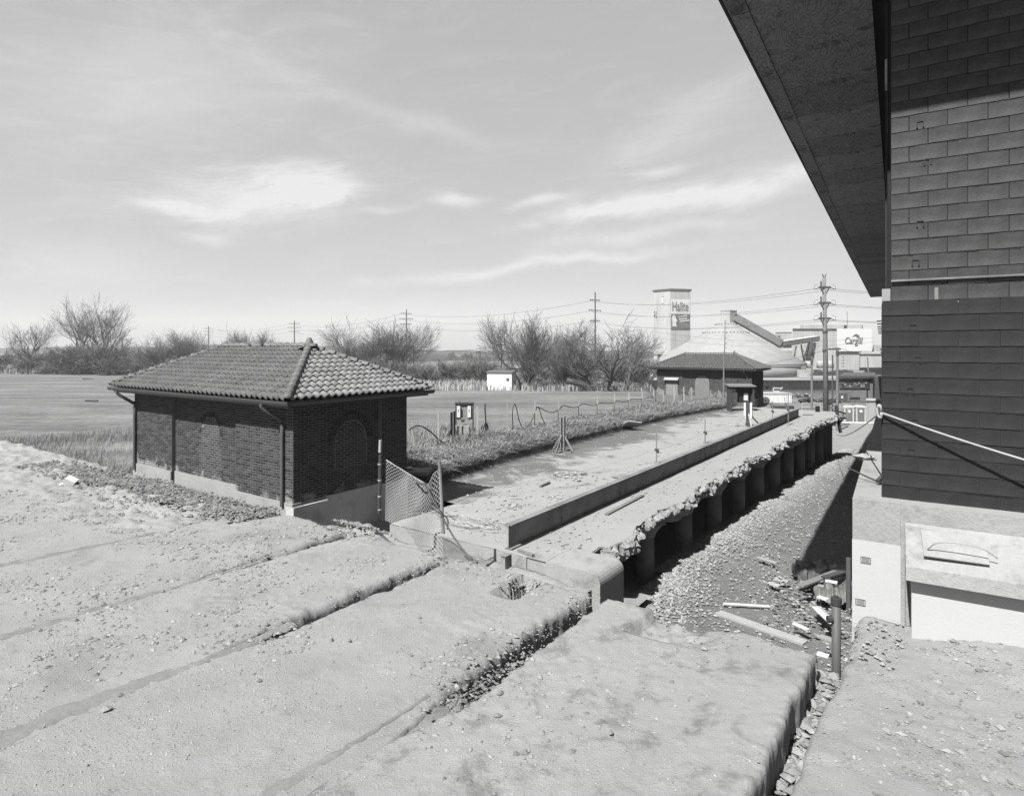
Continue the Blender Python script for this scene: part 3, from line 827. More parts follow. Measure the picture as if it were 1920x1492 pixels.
    if near:
        vis = sorted([q for q in tiles if q[2] in (0, 1)], key=tkey); first = vis[:300]
        tms = []
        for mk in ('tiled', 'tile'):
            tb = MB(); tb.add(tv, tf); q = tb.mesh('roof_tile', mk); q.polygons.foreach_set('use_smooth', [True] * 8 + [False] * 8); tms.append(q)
        for k, (pos, m, side) in enumerate(first):
            if k in missing: continue
            o = obj('roof_tile', tms[side], roof); mm = m.to_4x4(); mm.translation = pos + Vector((random.gauss(0, .002), random.gauss(0, .002), random.gauss(0, .002)))
            mm = mm @ Matrix.Rotation(random.gauss(0, .012), 4, 'X') @ Matrix.Rotation(random.gauss(0, .012), 4, 'Z')
            o.matrix_local = mm
    ids = {id(q) for q in first}
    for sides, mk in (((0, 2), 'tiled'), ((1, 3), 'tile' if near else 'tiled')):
        b = MB()
        for q in tiles:
            if id(q) in ids or q[2] not in sides: continue
            rot = q[1] @ Matrix.Rotation(random.gauss(0, .012), 3, 'X')
            b.add([rot @ Vector(v) + q[0] for v in tv], tf)
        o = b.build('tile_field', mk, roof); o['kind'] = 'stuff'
    # hip and ridge caps
    cme = cap_mesh().mesh('ridge_cap', 'cap', True)
    def caps(p, q, skip=(), over=0):
        p, q = Vector(p), Vector(q); d = (q - p).normalized(); n = int((q - p).length / .29)
        x = d.cross(Vector((0, 0, 1))).normalized(); zz = x.cross(d); m = Matrix((x, d, zz)).transposed()
        for k in range(n + over):
            if k in skip: continue
            o = obj('ridge_cap', cme, roof); mm = m.to_4x4(); mm.translation = p + d * (k * .29 - .03) + zz * .045; o.matrix_local = mm
    lift = Vector((0, 0, .01))
    caps(Vector(B_) + lift, R1); caps(Vector(A_) + lift, R0); caps(Vector(C_) + lift, R1); caps(Vector(D_) + lift, R0)
    caps(Vector(R0), Vector(R1), skip=(4, 6) if near else (), over=1)
    f = MB(); f.lathe((rx1, ym, zr + .02), ((.12, 0), (.11, .10), (.075, .19), (.05, .24), (.0, .25)), 12); f.build('finial', 'cap', roof, True)
    f = MB(); f.lathe((rx0, ym, zr + .02), ((.10, 0), (.08, .09), (.05, .16), (.0, .17)), 12); f.build('finial', 'cap', roof, True)
    # boxed eaves and gutters
    g = MB(); g.box2((x0 + .05, y0 + .05, ze - .16), (x1 - .05, y1 - .05, ze - .03)); g.build('eaves', 'gutter', root)
    g = MB()
    prof = [(0, 0), (.10, .0), (.125, .05), (.125, .095), (.115, .095), (.11, .055), (0, .055)]
    def gut(p, q, out):
        p, q, out = Vector(p), Vector(q), Vector(out)
        g.prism([p + out * a + Vector((0, 0, c)) for a, c in prof], q - p)
    zg = ze - .115
    gut((x0 - .08, y0 + .06, zg), (x1 + .075, y0 + .06, zg), (0, -1, 0)); gut((x1 - .06, y0 - .04, zg + .001), (x1 - .06, y1 + .08, zg + .001), (1, 0, 0))
    g.build('gutter', 'gutter', root)
    for xx, d0 in ((-.30, 0), (-sx + .12, 0)):
        q = MB(); q.tube(curve_pts([(xx - .15, y0 + .0, zg + .02), (xx - .15, y0 + .02, zg - .10), (xx, -.10, zg - .36), (xx, -.06, zg - .48), (xx, -.06, .25), (xx, -.06, .06)], 5), .042, 8)
        o = q.build('downpipe', 'pipe', root, True)
        if near is False and xx < -1: bpy.data.objects.remove(o)
    return root

H1 = W(-11.39, 8.17, 0)
h1 = make_house(H1, 'near brick house with tiled hip roof and walled-up arched windows', True, missing=(221, 222))
H2 = W(-11.87, 47.9, -.55)
h2 = make_house(H2, 'far brick house with tiled hip roof and a boarded door at the platform end', False)
# far house: boarded door with a pale hood, dark arch
b = MB(); b.box2((-6.5, -.03, -.1), (-5.55, .02, 1.55)); b.build('boarded_door', 'wood', h2)
b = MB(); b.prism([(-6.62, .0, 1.62), (-6.62, -.30, 1.45), (-6.62, -.30, 1.42), (-6.62, .0, 1.40)], (1.16, 0, 0)); b.build('door_hood', 'woodp', h2)
b = MB(); b.prism([(-3.66 - .55, .055, 0), (-3.66 + .55, .055, 0)] + [(-3.66 + .55 * math.cos(PI * k / 12), .055, 1.3 + .55 * math.sin(PI * k / 12)) for k in range(13)], (0, .03, 0)); b.build('arch_infill', 'wood', h2)

# ------------------------------------------------------------------ the platform and the trench under it
PZ_ = -.6
def platform():
    # top sheet, a broken right edge
    t = np.concatenate([np.arange(10.15, 44, .07)]); 
    def edge(t): return -5.88 + fbm(t * .55, t * 0 + 4.2, 3) * .30 + fbm(t * 2.0, t * 0 + 1.2, 4, .6) * .16 + .45 * sstep(37, 42, t) + .12 * np.exp(-((t - 12) / 1.2) ** 2)
    left = np.where(t < 12.6, -10.5, -13.7)
    u = np.linspace(0, 1, 60)
    U, T = np.meshgrid(u, t, indexing='ij')
    LL = np.where(T < 12.6, -10.5, -13.7); EE = edge(T)
    S = LL + (EE - LL) * U
    Z = PZ_ + fbm(S * .5, T * .5, 3) * .02 + fbm(S * 3, T * 3, 3) * .006
    o = grid('platform', Wa(S, T, Z), 'platform', kind='structure')
    # front face, left return
    b = MB()
    for p, q in (((-10.5, 10.15), (-6.72, 10.15)),):
        P = [W(p[0], p[1], PZ_ + .004), W(q[0], q[1], PZ_ + .004), W(q[0], q[1], -2.7), W(p[0], p[1], -2.7)]
    b = MB(); b.prism([W(-10.5, 10.15, PZ_ - .006), W(-6.72, 10.15, PZ_ - .006), W(-6.72, 10.15, -2.8), W(-10.5, 10.15, -2.8)], W(0, .35) - W(0, 0))
    b.build('platform_front', 'conc')['kind'] = 'structure'
    b = MB(); b.prism([W(-10.5, 10.5, PZ_ - .006), W(-10.5, 12.6, PZ_ - .006), W(-10.5, 12.6, -2.8), W(-10.5, 10.5, -2.8)], W(.3, 0) - W(0, 0))
    b.build('platform_side', 'conc')['kind'] = 'structure'
    # underside
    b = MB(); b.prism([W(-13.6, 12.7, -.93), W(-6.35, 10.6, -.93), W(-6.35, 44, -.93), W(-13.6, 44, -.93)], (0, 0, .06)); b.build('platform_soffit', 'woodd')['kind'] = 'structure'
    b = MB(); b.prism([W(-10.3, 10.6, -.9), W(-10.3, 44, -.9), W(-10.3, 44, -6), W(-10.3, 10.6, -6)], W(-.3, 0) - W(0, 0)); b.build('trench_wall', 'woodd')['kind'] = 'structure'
    # broken face of the slab: lofted rough strip
    tt = np.arange(11.14, 44, .045); v = np.linspace(0, 1, 13)
    Vv, T = np.meshgrid(v, tt, indexing='ij')
    E_ = edge(T); bite = 1.5 * np.maximum(fbm(T * .7 + 5, T * 0 + 9, 3), -.28)
    S = E_ - .02 + .10 * np.sin(PI * np.minimum(Vv * 1.4, 1)) - .62 * np.maximum(Vv - .55, 0) ** 1.2 * (1 + .5 * bite)
    Z = PZ_ + .006 - .46 * Vv ** 1.05 * (1 + .35 * bite)
    rough = sstep(0, .12, Vv)
    S = S + rough * (fbm(T * 4, Vv * 3.5, 5, .66) * .22 + fbm(T * 17, Vv * 10, 2) * .035); Z = Z + rough * (fbm(T * 7 + 50, Vv * 5, 4) * .09 + fbm(T * 19 + 9, Vv * 11, 2) * .03)
    grid('broken_slab_edge', Wa(S, T, Z), 'rubble', smooth=False, kind='structure')
    # back and side closing wall at the far end
    b = MB(); b.prism([W(-13.6, 44, PZ_ - .006), W(-6.1, 44, PZ_ - .006), W(-6.1, 44, -6.2), W(-13.6, 44, -6.2)], W(0, .3) - W(0, 0)); b.build('platform_end', 'conc')['kind'] = 'structure'
platform()
# front right corner block of the platform
def corner_block():
    root = thing('concrete_block', 'big cracked concrete corner block at the near end of the platform', 'block', W(-5.85, 10.6, PZ_), -AD)
    n = 14
    def piece(x0, x1, y0, y1, round_):
        b = MB(); ring = []
        prof = [(x0, 0)] + [(x1 - round_ + round_ * math.sin(a), -round_ + round_ * math.cos(a)) for a in np.linspace(0, PI / 2, 7)] + [(x1, -1.9), (x0, -1.9)]
        P = [Vector((x, y0, z)) for x, z in prof]; Q = [Vector((x, y1, z)) for x, z in prof]
        m = len(P)
        b.add(P + Q, [tuple(range(m)), tuple(range(2 * m - 1, m - 1, -1))] + [(i, m + i, m + (i + 1) % m, (i + 1) % m) for i in range(m)])
        return b
    piece(-.87, -.42, -.42, .35, .02).build('block_part', 'conc', root)
    piece(-.405, .74, -.48, .52, .20).build('block_part', 'conc', root)
corner_block()
# columns
cme = None
tcol = [15.05 + 2.87 * k for k in range(10)]
def column(t, i):
    p = W(-6.35, t, 0)
    zb = float(zroad(p.y)) - .3
    root = thing('concrete_column', '', 'column', (p.x, p.y, zb), -AD, 'round columns under the broken platform edge')
    h = -.93 - zb
    b = MB(); b.lathe((0, 0, 0), ((.25, 0), (.25, h - .42)), 18); b.build('shaft', 'column', root, True)
    b = MB(); b.lathe((0, 0, h - .42), ((.255, 0), (.29, .12), (.44, .32), (.46, .42)), 18); b.build('capital', 'column', root, True)
    root['label'] = ('nearest round column under the broken platform edge' if i == 0 else
                     '%s round column under the broken platform edge, counted from the near end' % ['', 'second', 'third', 'fourth', 'fifth', 'sixth', 'seventh', 'eighth', 'ninth', 'tenth', 'eleventh'][i])
for i, t in enumerate(tcol): column(t, i)

# steel I-beams laid end to end along the platform
def beam(t0, t1, label, patch=False):
    s = -7.24; root = thing('steel_beam', label, 'beam', W(s, t0, PZ_ + .012), -AD, 'steel beams laid end to end on the platform')
    L = t1 - t0; h = .50
    b = MB(); b.box2((-.006, 0, .02), (.006, L, h - .02)); b.build('web', 'steel', root)
    b = MB(); b.box2((-.085, 0, h - .019), (.085, L, h)); b.build('flange', 'steeltop', root)
    b = MB(); b.box2((-.085, 0, 0), (.085, L, .019)); b.build('flange', 'steeltop', root)
    for k in range(max(1, int(L / 3.1))):
        y = 2.1 + 3.1 * k
        if y > L - .2: break
        b = MB(); b.box2((.007, y, .02), (.045, y + .012, .20)); b.build('stiffener', 'steel', root)
    return root
beam(10.28, 20.55, 'long steel I-beam at the near end of the platform')
beam(20.57, 30.9, 'middle steel I-beam beyond the first joint')
beam(30.92, 39.8, 'far steel I-beam ending near the portable toilets')
b = MB(); b.box((0, 0, -.10), (.10, .16, .5)); b.box((0, -.001, .16), (.16, .2, .012))
o = b.build('steel_stub', 'steel'); o.location = W(-7.15, 10.05, -.78); o.rotation_euler = (0, 0, -AD); tag(o, 'short steel post propping the overhanging near end of the beam', 'post')

# grass bank along the left of the platform
def bank_z(s, t):
    c = np.interp(t, [12, 14, 18, 25, 34, 41, 46], [-13.0, -12.6, -13.0, -13.15, -13.1, -12.4, -12.2])
    up = .75 * sstep(c + .12, c - .16, s) + .25 * sstep(c - .1, c - 1.0, s)
    hgt = np.interp(t, [11.5, 14, 30, 44], [.30, .50, .42, .32])
    base = np.interp(t, [11, 30, 46], [-.62, -.60, -.62])
    return base + up * hgt * (1 + .35 * fbm(s * .9, t * .6, 3)), c
def bank():
    s = np.arange(-16.6, -11.5, .11); t = np.arange(11.65, 47.8, .16)
    S, T = np.meshgrid(s, t, indexing='ij')
    Z, c = bank_z(S, T)
    P = Wa(S, T, Z)
    back = sstep(-15.0, -16.4, S); tz = terrain_z(P[..., 0], P[..., 1])
    P[..., 2] = Z * (1 - back) + (tz - .05) * back + fbm(S * 3, T * 3, 3) * .05
    # sink the part lying on open platform below its surface
    P[..., 2] = np.where(S > c + .3, PZ_ - .08, P[..., 2])
    grid('grass_bank', P, 'thatch', kind='structure')
bank()
def blades(name, n, fn, hmin, hmax, lean, m, label, wid=.011, seed=5):
    rs = np.random.RandomState(seed); vs = []; fs = []; k = 0
    for i in range(n):
        q = fn(rs)
        if q is None: continue
        p, bias = q
        h = hmin + (hmax - hmin) * rs.rand(); a = rs.rand() * 6.28
        w = wid * (.6 + .8 * rs.rand()); dx, dy = math.cos(a) * w, math.sin(a) * w
        l = lean * h * (.3 + rs.rand()); b2 = rs.rand() * 6.28
        lx = math.cos(b2) * l * .6 + bias[0] * l; ly = math.sin(b2) * l * .6 + bias[1] * l
        x, y, z = p
        vs += [(x - dx, y - dy, z - .03), (x + dx, y + dy, z - .03), (x + lx * .45 + dx * .7, y + ly * .45 + dy * .7, z + h * .62), (x + lx * .45 - dx * .7, y + ly * .45 - dy * .7, z + h * .62), (x + lx * 1.25, y + ly * 1.25, z + h * (1 - .35 * min(1, l / h)))]
        fs += [(k, k + 1, k + 2, k + 3), (k + 3, k + 2, k + 4)]; k += 5
    me = bpy.data.meshes.new(name); me.from_pydata(vs, [], fs); me.materials.append(M[m]); me.update()
    return tag(obj(name, me), label, 'grass', None, 'stuff')
dn = W(.8, -.3).to_tuple()
def f_bank(rs):
    t = 11.8 + 33 * rs.rand() ** 1.25; c = float(np.interp(t, [12, 14, 18, 25, 34, 41, 46], [-13.0, -12.6, -13.0, -13.15, -13.1, -12.4, -12.2]))
    s = c - .02 - 2.5 * rs.rand() ** 1.4
    if t > 40 and s < -14: return None
    z, _ = bank_z(np.array(s), np.array(t)); p = W(s, t, float(z)); return (p, (dn[0] * 1.2, dn[1] * 1.2))
blades('bank_grass', 34000, f_bank, .12, .40, 1.4, 'grass', 'long dry grass drooping over the bank beside the platform', .012)
def f_left(rs):
    s = -31 + 12.2 * rs.rand(); t = 7.7 + 16 * rs.rand() ** 1.9
    if fbm(s * .6, t * .6, 3) < -.35 + .6 * rs.rand(): return None
    p = W(s, t, 0)
    if p.x < -24: return None
    return ((p.x, p.y, float(terrain_z(p.x, p.y))), (.2, 0))
blades('tall_grass', 42000, f_left, .10, .52, 1.1, 'grassd', 'tall dead grass and weeds left of the near brick house', .0042, 8)
def f_pad(rs):
    t = 11.7 + 8 * rs.rand(); s = -17.5 + 4.2 * rs.rand()
    p = W(s, t, 0); z, _ = bank_z(np.array(max(s, -15)), np.array(t)); return ((p.x, p.y, max(float(terrain_z(p.x, p.y)), float(z)) - .02), (.1, 0))
blades('weeds', 6000, f_pad, .12, .5, .7, 'grassd', 'weeds growing behind the near house around the panel stand', .010, 9)
def f_line(rs):
    t = 17 + 32 * rs.rand(); s = -15.2 + .7 * rs.randn() * .5
    p = W(s, t, 0); return ((p.x, p.y, float(terrain_z(p.x, p.y)) + .03), (0, 0))
blades('fence_line_weeds', 4500, f_line, .08, .30, .6, 'grassd', 'thin weeds along the line of fence posts', .011, 10)
def f_treeline(rs):
    y = 84 + 26 * rs.rand(); x = (-16 + 40 * rs.rand()) * y / 95
    if x > 23 or (x < -13 and rs.rand() < .5): return None
    return ((x, y, float(terrain_z(np.array(x), np.array(y)))), (0, 0))
blades('reeds', 6000, f_treeline, .4, 1.3, .35, 'grass', 'pale tall reeds along the far side of the field', .05, 11)
def f_farl(rs):
    x = -150 + 70 * rs.rand(); y = 168 + 14 * rs.rand(); return ((x, y, float(terrain_z(np.array(x), np.array(y)))), (0, 0))
blades('far_reeds', 2500, f_farl, .6, 2.0, .3, 'grass', 'pale reeds under the trees at the far left of the field', .09, 12)

# ------------------------------------------------------------------ block building with its canopy (right)
def block_building():
    root = thing('block_building', 'painted concrete block building with a deep plywood canopy', 'building', V(0, 0, 0), -AP)
    t0 = 9.71; CB, CH, CG = .41, .203, .010
    # core behind the blocks (mortar)
    b = MB(); b.box2((-.155, t0 + .003, 1.46), (3.2, t0 + .6, 4.075)); b.box2((-.055, t0 + .102, 4.0755), (3.2, t0 + .6, 11.0))
    core = b.build('wall', 'blockm', root)
    def face(zlo, zhi, xl, yf, m):
        rows = int(round((zhi - zlo) / CH)); me = {}
        for j in range(rows):
            z = zlo + CH * (j + .5); off = -CB / 2 if j % 2 else 0
            x = xl + off
            while x < 3.1:
                l, r = max(x, xl), min(x + CB, 3.15)
                if r - l > .06:
                    k = round(r - l, 2)
                    if k not in me:
                        q = MB(); hw, hz = k / 2 - .003, CH / 2 - .002; c = .004
                        q.add([(-hw, .03, -hz), (hw, .03, -hz), (hw, .03, hz), (-hw, .03, hz), (-hw + c, 0, -hz + c), (hw - c, 0, -hz + c), (hw - c, 0, hz - c), (-hw + c, 0, hz - c)],
                              [(4, 5, 6, 7), (0, 1, 5, 4), (1, 2, 6, 5), (2, 3, 7, 6), (3, 0, 4, 7)]); me[k] = q.mesh('block', m)
                    o = obj('block', me[k], core); o.location = ((l + r) / 2, yf + random.uniform(-.003, .004), z + random.gauss(0, .0012)); o.rotation_euler = (random.gauss(0, .004), random.gauss(0, .003), random.gauss(0, .002))
                x += CB
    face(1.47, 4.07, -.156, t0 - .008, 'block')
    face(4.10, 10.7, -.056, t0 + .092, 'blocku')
    cr = random.Random(5)
    q = MB()
    for (zlo, n, xl, yf) in ((1.47, 13, -.15, t0 - .0125), (4.10, 32, -.05, t0 + .0875)):
        for j in range(1, n):
            if cr.random() < .45: continue
            z = zlo + CH * j; x = xl + cr.random() * .5
            while x < 2.6:
                L_ = cr.uniform(.06, .45); x1 = min(x + L_, 2.6); a = x; zz = z
                while a < x1:
                    st_ = cr.uniform(.012, .03); h_ = cr.uniform(.002, .007); z2 = z + cr.uniform(-.004, .004)
                    q.box((a + st_ / 2, yf, z2), (st_ + .002, .004, h_)); a += st_
                x = x1 + cr.uniform(.1, .9)
    o = q.build('joint_crack', 'black', core); o['kind'] = 'stuff'
    # side of the block pier
    b = MB(); b.box2((-.160, t0 + .03, 1.47), (-.156, t0 + .6, 4.07)); b.build('side_face', 'block', root)
    # scratches left by brackets: small dark hooks on the blocks
    for (x, z) in ((.19, 3.75), (.24, 3.33), (.16, 2.92), (.21, 2.52), (.17, 2.13), (.27, 5.1), (.27, 6.4), (.35, 5.9), (.22, 4.6)):
        q = MB(); yy = t0 - .014 if z < 4 else t0 + .086
        q.box((x - .035, yy, z), (.008, .008, .075)); q.box((x + .035, yy, z - .005), (.008, .008, .065)); q.box((x, yy, z + .035), (.075, .007, .006)); q.box((x - .035, yy, z - .038), (.02, .012, .014)); q.box((x + .035, yy, z - .038), (.02, .012, .014))
        q.build('bracket', 'black', root)
    # ledge strip and small steel box
    b = MB(); b.box2((-.05, t0 + .05, 4.36), (3.1, t0 + .088, 4.385)); b.build('ledge_strip', 'steeltop', root)
    b = MB(); b.box2((.42, t0 + .03, 4.0), (.46, t0 + .086, 4.26)); b.box2((.42, t0 + .0, 4.06), (1.0, t0 + .086, 4.08)); b.build('bracket_frame', 'steeltop', root)
    b = MB(); b.box2((-.155, t0 + .05, 4.09), (-.06, t0 + .08, 4.27)); b.build('corner_plate', 'steel', root)
    # long dark wall running away from the pier, with girts
    b = MB(); b.box2((-.10, t0 + .62, 1.52), (.3, 104, 10.62)); b.build('long_wall', 'siding', root)
    for k in range(10):
        b = MB(); b.box2((-.13, t0 + .9 + k * 9.0, 1.6), (-.105, t0 + 1.0 + k * 9.0, 10.6)); b.build('wall_batten', 'black', root)
    b = MB(); b.box2((-.13, t0 + .62, 7.2), (-.102, t0 + 3, 7.55)); b.build('light_plate', 'woodp', root)
    b = MB(); b.box2((-.18, t0 + .7, 9.9), (-.12, 60, 9.96)); b.build('conduit', 'black', root)
    # canopy: roof deck, fascia, plywood panels
    b = MB(); b.box2((-3.06, 6.6, 10.98), (9, 104.2, 11.25)); b.build('roof', 'siding', root)
    b = MB(); b.box2((-3.07, 6.58, 10.60), (-3.02, 104.2, 10.975)); b.build('fascia', 'woodd', root)
    b = MB(); b.box2((-3.02, 6.58, 10.6), (9, 6.63, 10.975)); b.build('fascia', 'woodd', root)
    k = 0; y = 6.64
    me1 = MB().box2((-1.30, 0, 0), (1.30, 2.425, .014)).mesh('plywood_panel', 'ply')
    while y < 104:
        o = obj('plywood_panel', me1, root); o.location = (-1.715, y, 10.612 + random.uniform(0, .012)); o.rotation_euler = (random.gauss(0, .003), random.gauss(0, .003), random.gauss(0, .002)); y += 2.44; k += 1
    # edge strips laid over the outer seam
    y = 6.66; me2 = MB().box2((-.18, 0, 0), (.18, 3.62, .012)).mesh('edge_strip', 'ply')
    while y < 100:
        o = obj('edge_strip', me2, root); o.location = (-2.80 + random.uniform(-.03, .03), y, 10.592 + random.uniform(-.003, .004)); y += 3.66
    # pedestal wall along the trench
    b = MB(); b.box2((-.48, 9.42, -3), (.05, 10.6, 1.505)); b.box2((.051, 9.422, -1), (3.3, 10.6, 1.504)); b.build('pedestal', 'conc', root)
    b = MB(); b.box2((-.48, 10.604, -7), (-.103, 100, 1.50)); b.build('pedestal_wall', 'conc', root)
    b = MB(); b.box2((-.484, 9.412, -2.6), (.054, 9.419, .97)); 
    b.build('white_patch', 'white', root)
    for (x, z) in ((-.33, .72), (-.39, .03 + .13)):
        q = MB(); q.box((x, 9.409, z), (.115, .004, .085)); g = q.build('vent_plate', 'woodp', root)
        q = MB()
        for i in range(7): q.box((x - .036 + i * .012, 9.4055, z), (.004, .003, .06))
        for sx_ in (-1, 1): q.box((x + sx_ * .055, 9.4055, z), (.004, .003, .082)); q.box((x, 9.4052, z + sx_ * .039), (.112, .003, .004))
        q.build('vent_slot', 'black', g)
    return root
block_building()
# low buttress right of the pedestal with a sloped cap
root = thing('concrete_buttress', 'concrete buttress with a sloping cap right of the white painted pedestal', 'buttress', V(0, 0, 0), -AP)
b = MB(); b.prism([(.10, 9.40, 1.28), (.10, 8.82, .90), (.10, 8.80, .74), (.10, 8.92, .70), (.10, 9.40, .70)], (1.9, 0, 0)); b.build('cap', 'conc', root)
b = MB(); b.box2((.16, 8.95, -.4), (2.0, 9.41, .698)); b.build('body', 'white', root)
b = MB(); b.box2((.052, 9.36, -.4), (.098, 9.41, 1.25)); b.build('joint_filler', 'column', root)
b = MB(); b.box((0, 0, 0), (.62, .42, .018)); o = b.build('plywood_sheet', 'woodp'); o.location = V(.58, 9.10, 1.135); o.rotation_euler = (R(31), 0, -AP + .05); tag(o, 'loose plywood sheet lying on the sloping buttress cap', 'board')
b = MB(); b.tube(curve_pts([(-.3, 0, 0), (-.22, .0, .12), (-.05, .0, .17), (.2, 0, .14), (.35, 0, .02)], 6), .007, 5); o = b.build('wire_loop', 'galv', smooth=True); o.location = V(.62, 8.98, 1.09); o.rotation_euler = (R(31), 0, -AP); tag(o, 'thin wire loop lying on the loose plywood sheet', 'wire')

# rope tied to the pier, with its knot
p0 = V(-.165, 9.66, 2.63); p1 = V(1.9, 9.30, 2.02)
b = MB(); pts = [p0.lerp(p1, i / 20) - Vector((0, 0, .03 * 4 * (i / 20) * (1 - i / 20))) for i in range(21)]
b.tube(pts, .014, 6); r_ = b.build('rope', 'wirep', smooth=True); tag(r_, 'pale rope stretched from the pier corner across the painted blocks', 'rope')
b = MB(); c = p0
b.tube(curve_pts([c + Vector((.0, 0, 0)), c + Vector((-.02, -.03, .06)), c + Vector((-.035, -.02, .10)), c + Vector((-.05, 0, .04)), c + Vector((-.04, 0, -.04)), c + Vector((-.01, -.02, -.06)), c + Vector((.0, 0, .02))], 6), .018, 6); b.build('knot', 'wirep', r_, True)

# loose things on the pedestal
b = MB(); b.tube([V(-.62, 11.05, 1.62), V(-.18, 10.55, 1.53)], .012, 6); b.bar(V(-.22, 10.50, 1.56), V(-.17, 10.64, 1.60), .05, .05)
tag(b.build('hammer', 'woodd'), 'thin dark bar with a block end leaning on the pedestal top', 'tool')
b = MB()
for (x, y, z, w_, r_) in ((-.50, 12.9, 1.53, .22, .2), (-.38, 12.8, 1.54, .14, -.3)): b.rock(V(x, y, z), w_, (1, .5, .35), .3)
tag(b.build('torn_sheeting', 'woodp'), 'torn pale sheeting crumpled on the pedestal top', 'scrap')

# ------------------------------------------------------------------ the trench: debris, pipe, planks
def plank(px0, py0, px1, py1, z, w, th, m, label, zt=None, name='plank'):
    p, q = onz(px0, py0, z), onz(px1, py1, z if zt is None else zt)
    b = MB(); b.bar(p, q, w, th); o = b.build(name, m); return tag(o, label, 'plank')
zr = lambda px, py: -2.2
plank(1347, 1148, 1510, 1205, -.25, .16, .025, 'woodp', 'wide weathered board lying along the broken slab edge')
plank(1356, 1131, 1442, 1136, -2.1, .05, .03, 'sign', 'thin white strip lying on the gravel road')
plank(1420, 1044, 1456, 1055, -2.15, .09, .03, 'woodp', 'short pale strip on the gravel left of the tarp')
b = MB(); pp = onz(1568, 1206, -.9)
root = thing('standpipe', 'rusty capped standpipe rising from the trench by the right slab', 'pipe', (pp.x, pp.y, -2.4), 0)
b = MB(); b.lathe((0, 0, 0), ((.062, 0), (.062, 2.08)), 14); b.build('tube', 'pipe', root, True)
b = MB(); b.lathe((0, 0, 2.08), ((.075, 0), (.075, .10), (.03, .10), (.03, .13)), 14); b.build('cap', 'gutter', root)
b = MB(); b.tube([(-.06, 0, 1.86), (-.13, 0, 1.86)], .05, 10); b.build('coupling', 'gutter', root)
b = MB(); pp = onz(1591, 1125, -1.9); b.tube([(pp.x, pp.y, -2.6), (pp.x, pp.y, -1.0)], .05, 8)
tag(b.build('marker_post', 'pipe'), 'thin dark post behind the debris against the white pedestal', 'post')
# tarp
def tarp():
    u = np.linspace(0, 1, 44); v = np.linspace(0, 1, 30); U, Vv = np.meshgrid(u, v, indexing='ij')
    a, b_, c, d = [np.array(onz(*q, -2.0)) for q in ((1486, 1045), (1600, 1062), (1600, 1112), (1492, 1090))]
    P = (a * (1 - U)[..., None] + b_ * U[..., None]) * (1 - Vv)[..., None] + (d * (1 - U)[..., None] + c * U[..., None]) * Vv[..., None]
    P[..., 2] = -2.16 + .14 + fbm(U * 4, Vv * 5, 4) * .20 + np.abs(fbm(U * 7 + 3, Vv * 3, 2)) * .10 - .12 * ((U < .06) | (Vv > .95))
    P[..., 0] += fbm(Vv * 3, U * 0, 2) * .12 * (U < .2)
    o = grid('tarp', P, 'tarp'); tag(o, 'crumpled dark tarpaulin thrown on the gravel beside the pedestal', 'tarp')
tarp()
def tarp_fold():
    u = np.linspace(0, 1, 40); v = np.linspace(0, 1, 24); U, Vv = np.meshgrid(u, v, indexing='ij')
    a, b_, c, d = [np.array(onz(*q, -1.95)) for q in ((1515, 1090), (1604, 1098), (1604, 1132), (1530, 1118))]
    P = (a * (1 - U)[..., None] + b_ * U[..., None]) * (1 - Vv)[..., None] + (d * (1 - U)[..., None] + c * U[..., None]) * Vv[..., None]
    P[..., 2] = -2.08 + .20 * np.sin(PI * Vv) ** .6 + np.abs(fbm(U * 9, Vv * 2.5, 3)) * .22 + fbm(U * 20, Vv * 8, 2) * .04
    tag(grid('tarp', P, 'tarp2'), 'second crumpled tarpaulin bunched below the boards beside the pedestal', 'tarp')
tarp_fold()
dl = [(1500, 1098, 1592, 1062, -1.75, .16, .035, 'wood', 'long weathered board lying across the tarp'),
      (1500, 1090, 1545, 1099, -1.85, .08, .03, 'woodp', 'pale strip at the lower left corner of the tarp'),
      (1494, 1106, 1560, 1090, -1.9, .10, .03, 'wood', 'grey board under the long one on the tarp'),
      (1545, 1082, 1598, 1066, -1.7, .14, .03, 'woodd', 'dark board on the tarp close to the pedestal'),
      (1528, 1138, 1560, 1168, -1.75, .12, .02, 'sign', 'white board pointing at the standpipe'),
      (1548, 1088, 1570, 1092, -1.75, .14, .02, 'sign', 'small white piece on top of the tarp'),
      (1530, 1136, 1568, 1176, -1.85, .18, .02, 'woodp', 'broad pale board left of the standpipe'),
      (1488, 1168, 1515, 1180, -1.9, .10, .02, 'sign', 'short white scrap lying nearest the slab edge'),
      (1536, 1192, 1562, 1200, -1.7, .16, .02, 'woodp', 'pale scrap at the foot of the standpipe'),
      (1440, 1092, 1462, 1098, -2.1, .16, .02, 'woodp', 'torn pale scrap on the gravel left of the tarp corner'),
      (1452, 1084, 1478, 1090, -2.1, .22, .02, 'woodp', 'larger torn scrap above another left of the tarp'),
      (1534, 1118, 1552, 1124, -1.9, .12, .03, 'sign', 'white chip below the tarp'),
      (1546, 1014, 1568, 1016, -2.15, .08, .03, 'wood', 'stick lying in the canopy shadow')]
for q in dl: plank(*q, name='board')
plank(1532, 1224, 1554, 1230, -.75, .10, .02, 'sign', 'white torn board wedged in the top of the right gap', name='board')
plank(1560, 1315, 1580, 1318, -.35, .06, .02, 'sign', 'small white chip wedged against the right slab', name='board')
def f_debris(rs):
    px, py = 1430 + 165 * rs.rand(), 1060 + 130 * rs.rand(); p = onz(px, py, -2.0); return (p.x, p.y, -2.05 + .1 * rs.rand())
scatter_stones('debris', 380, f_debris, .012, .06, 'rubble', .35, 'broken bits of board and stone around the tarp', 'debris')

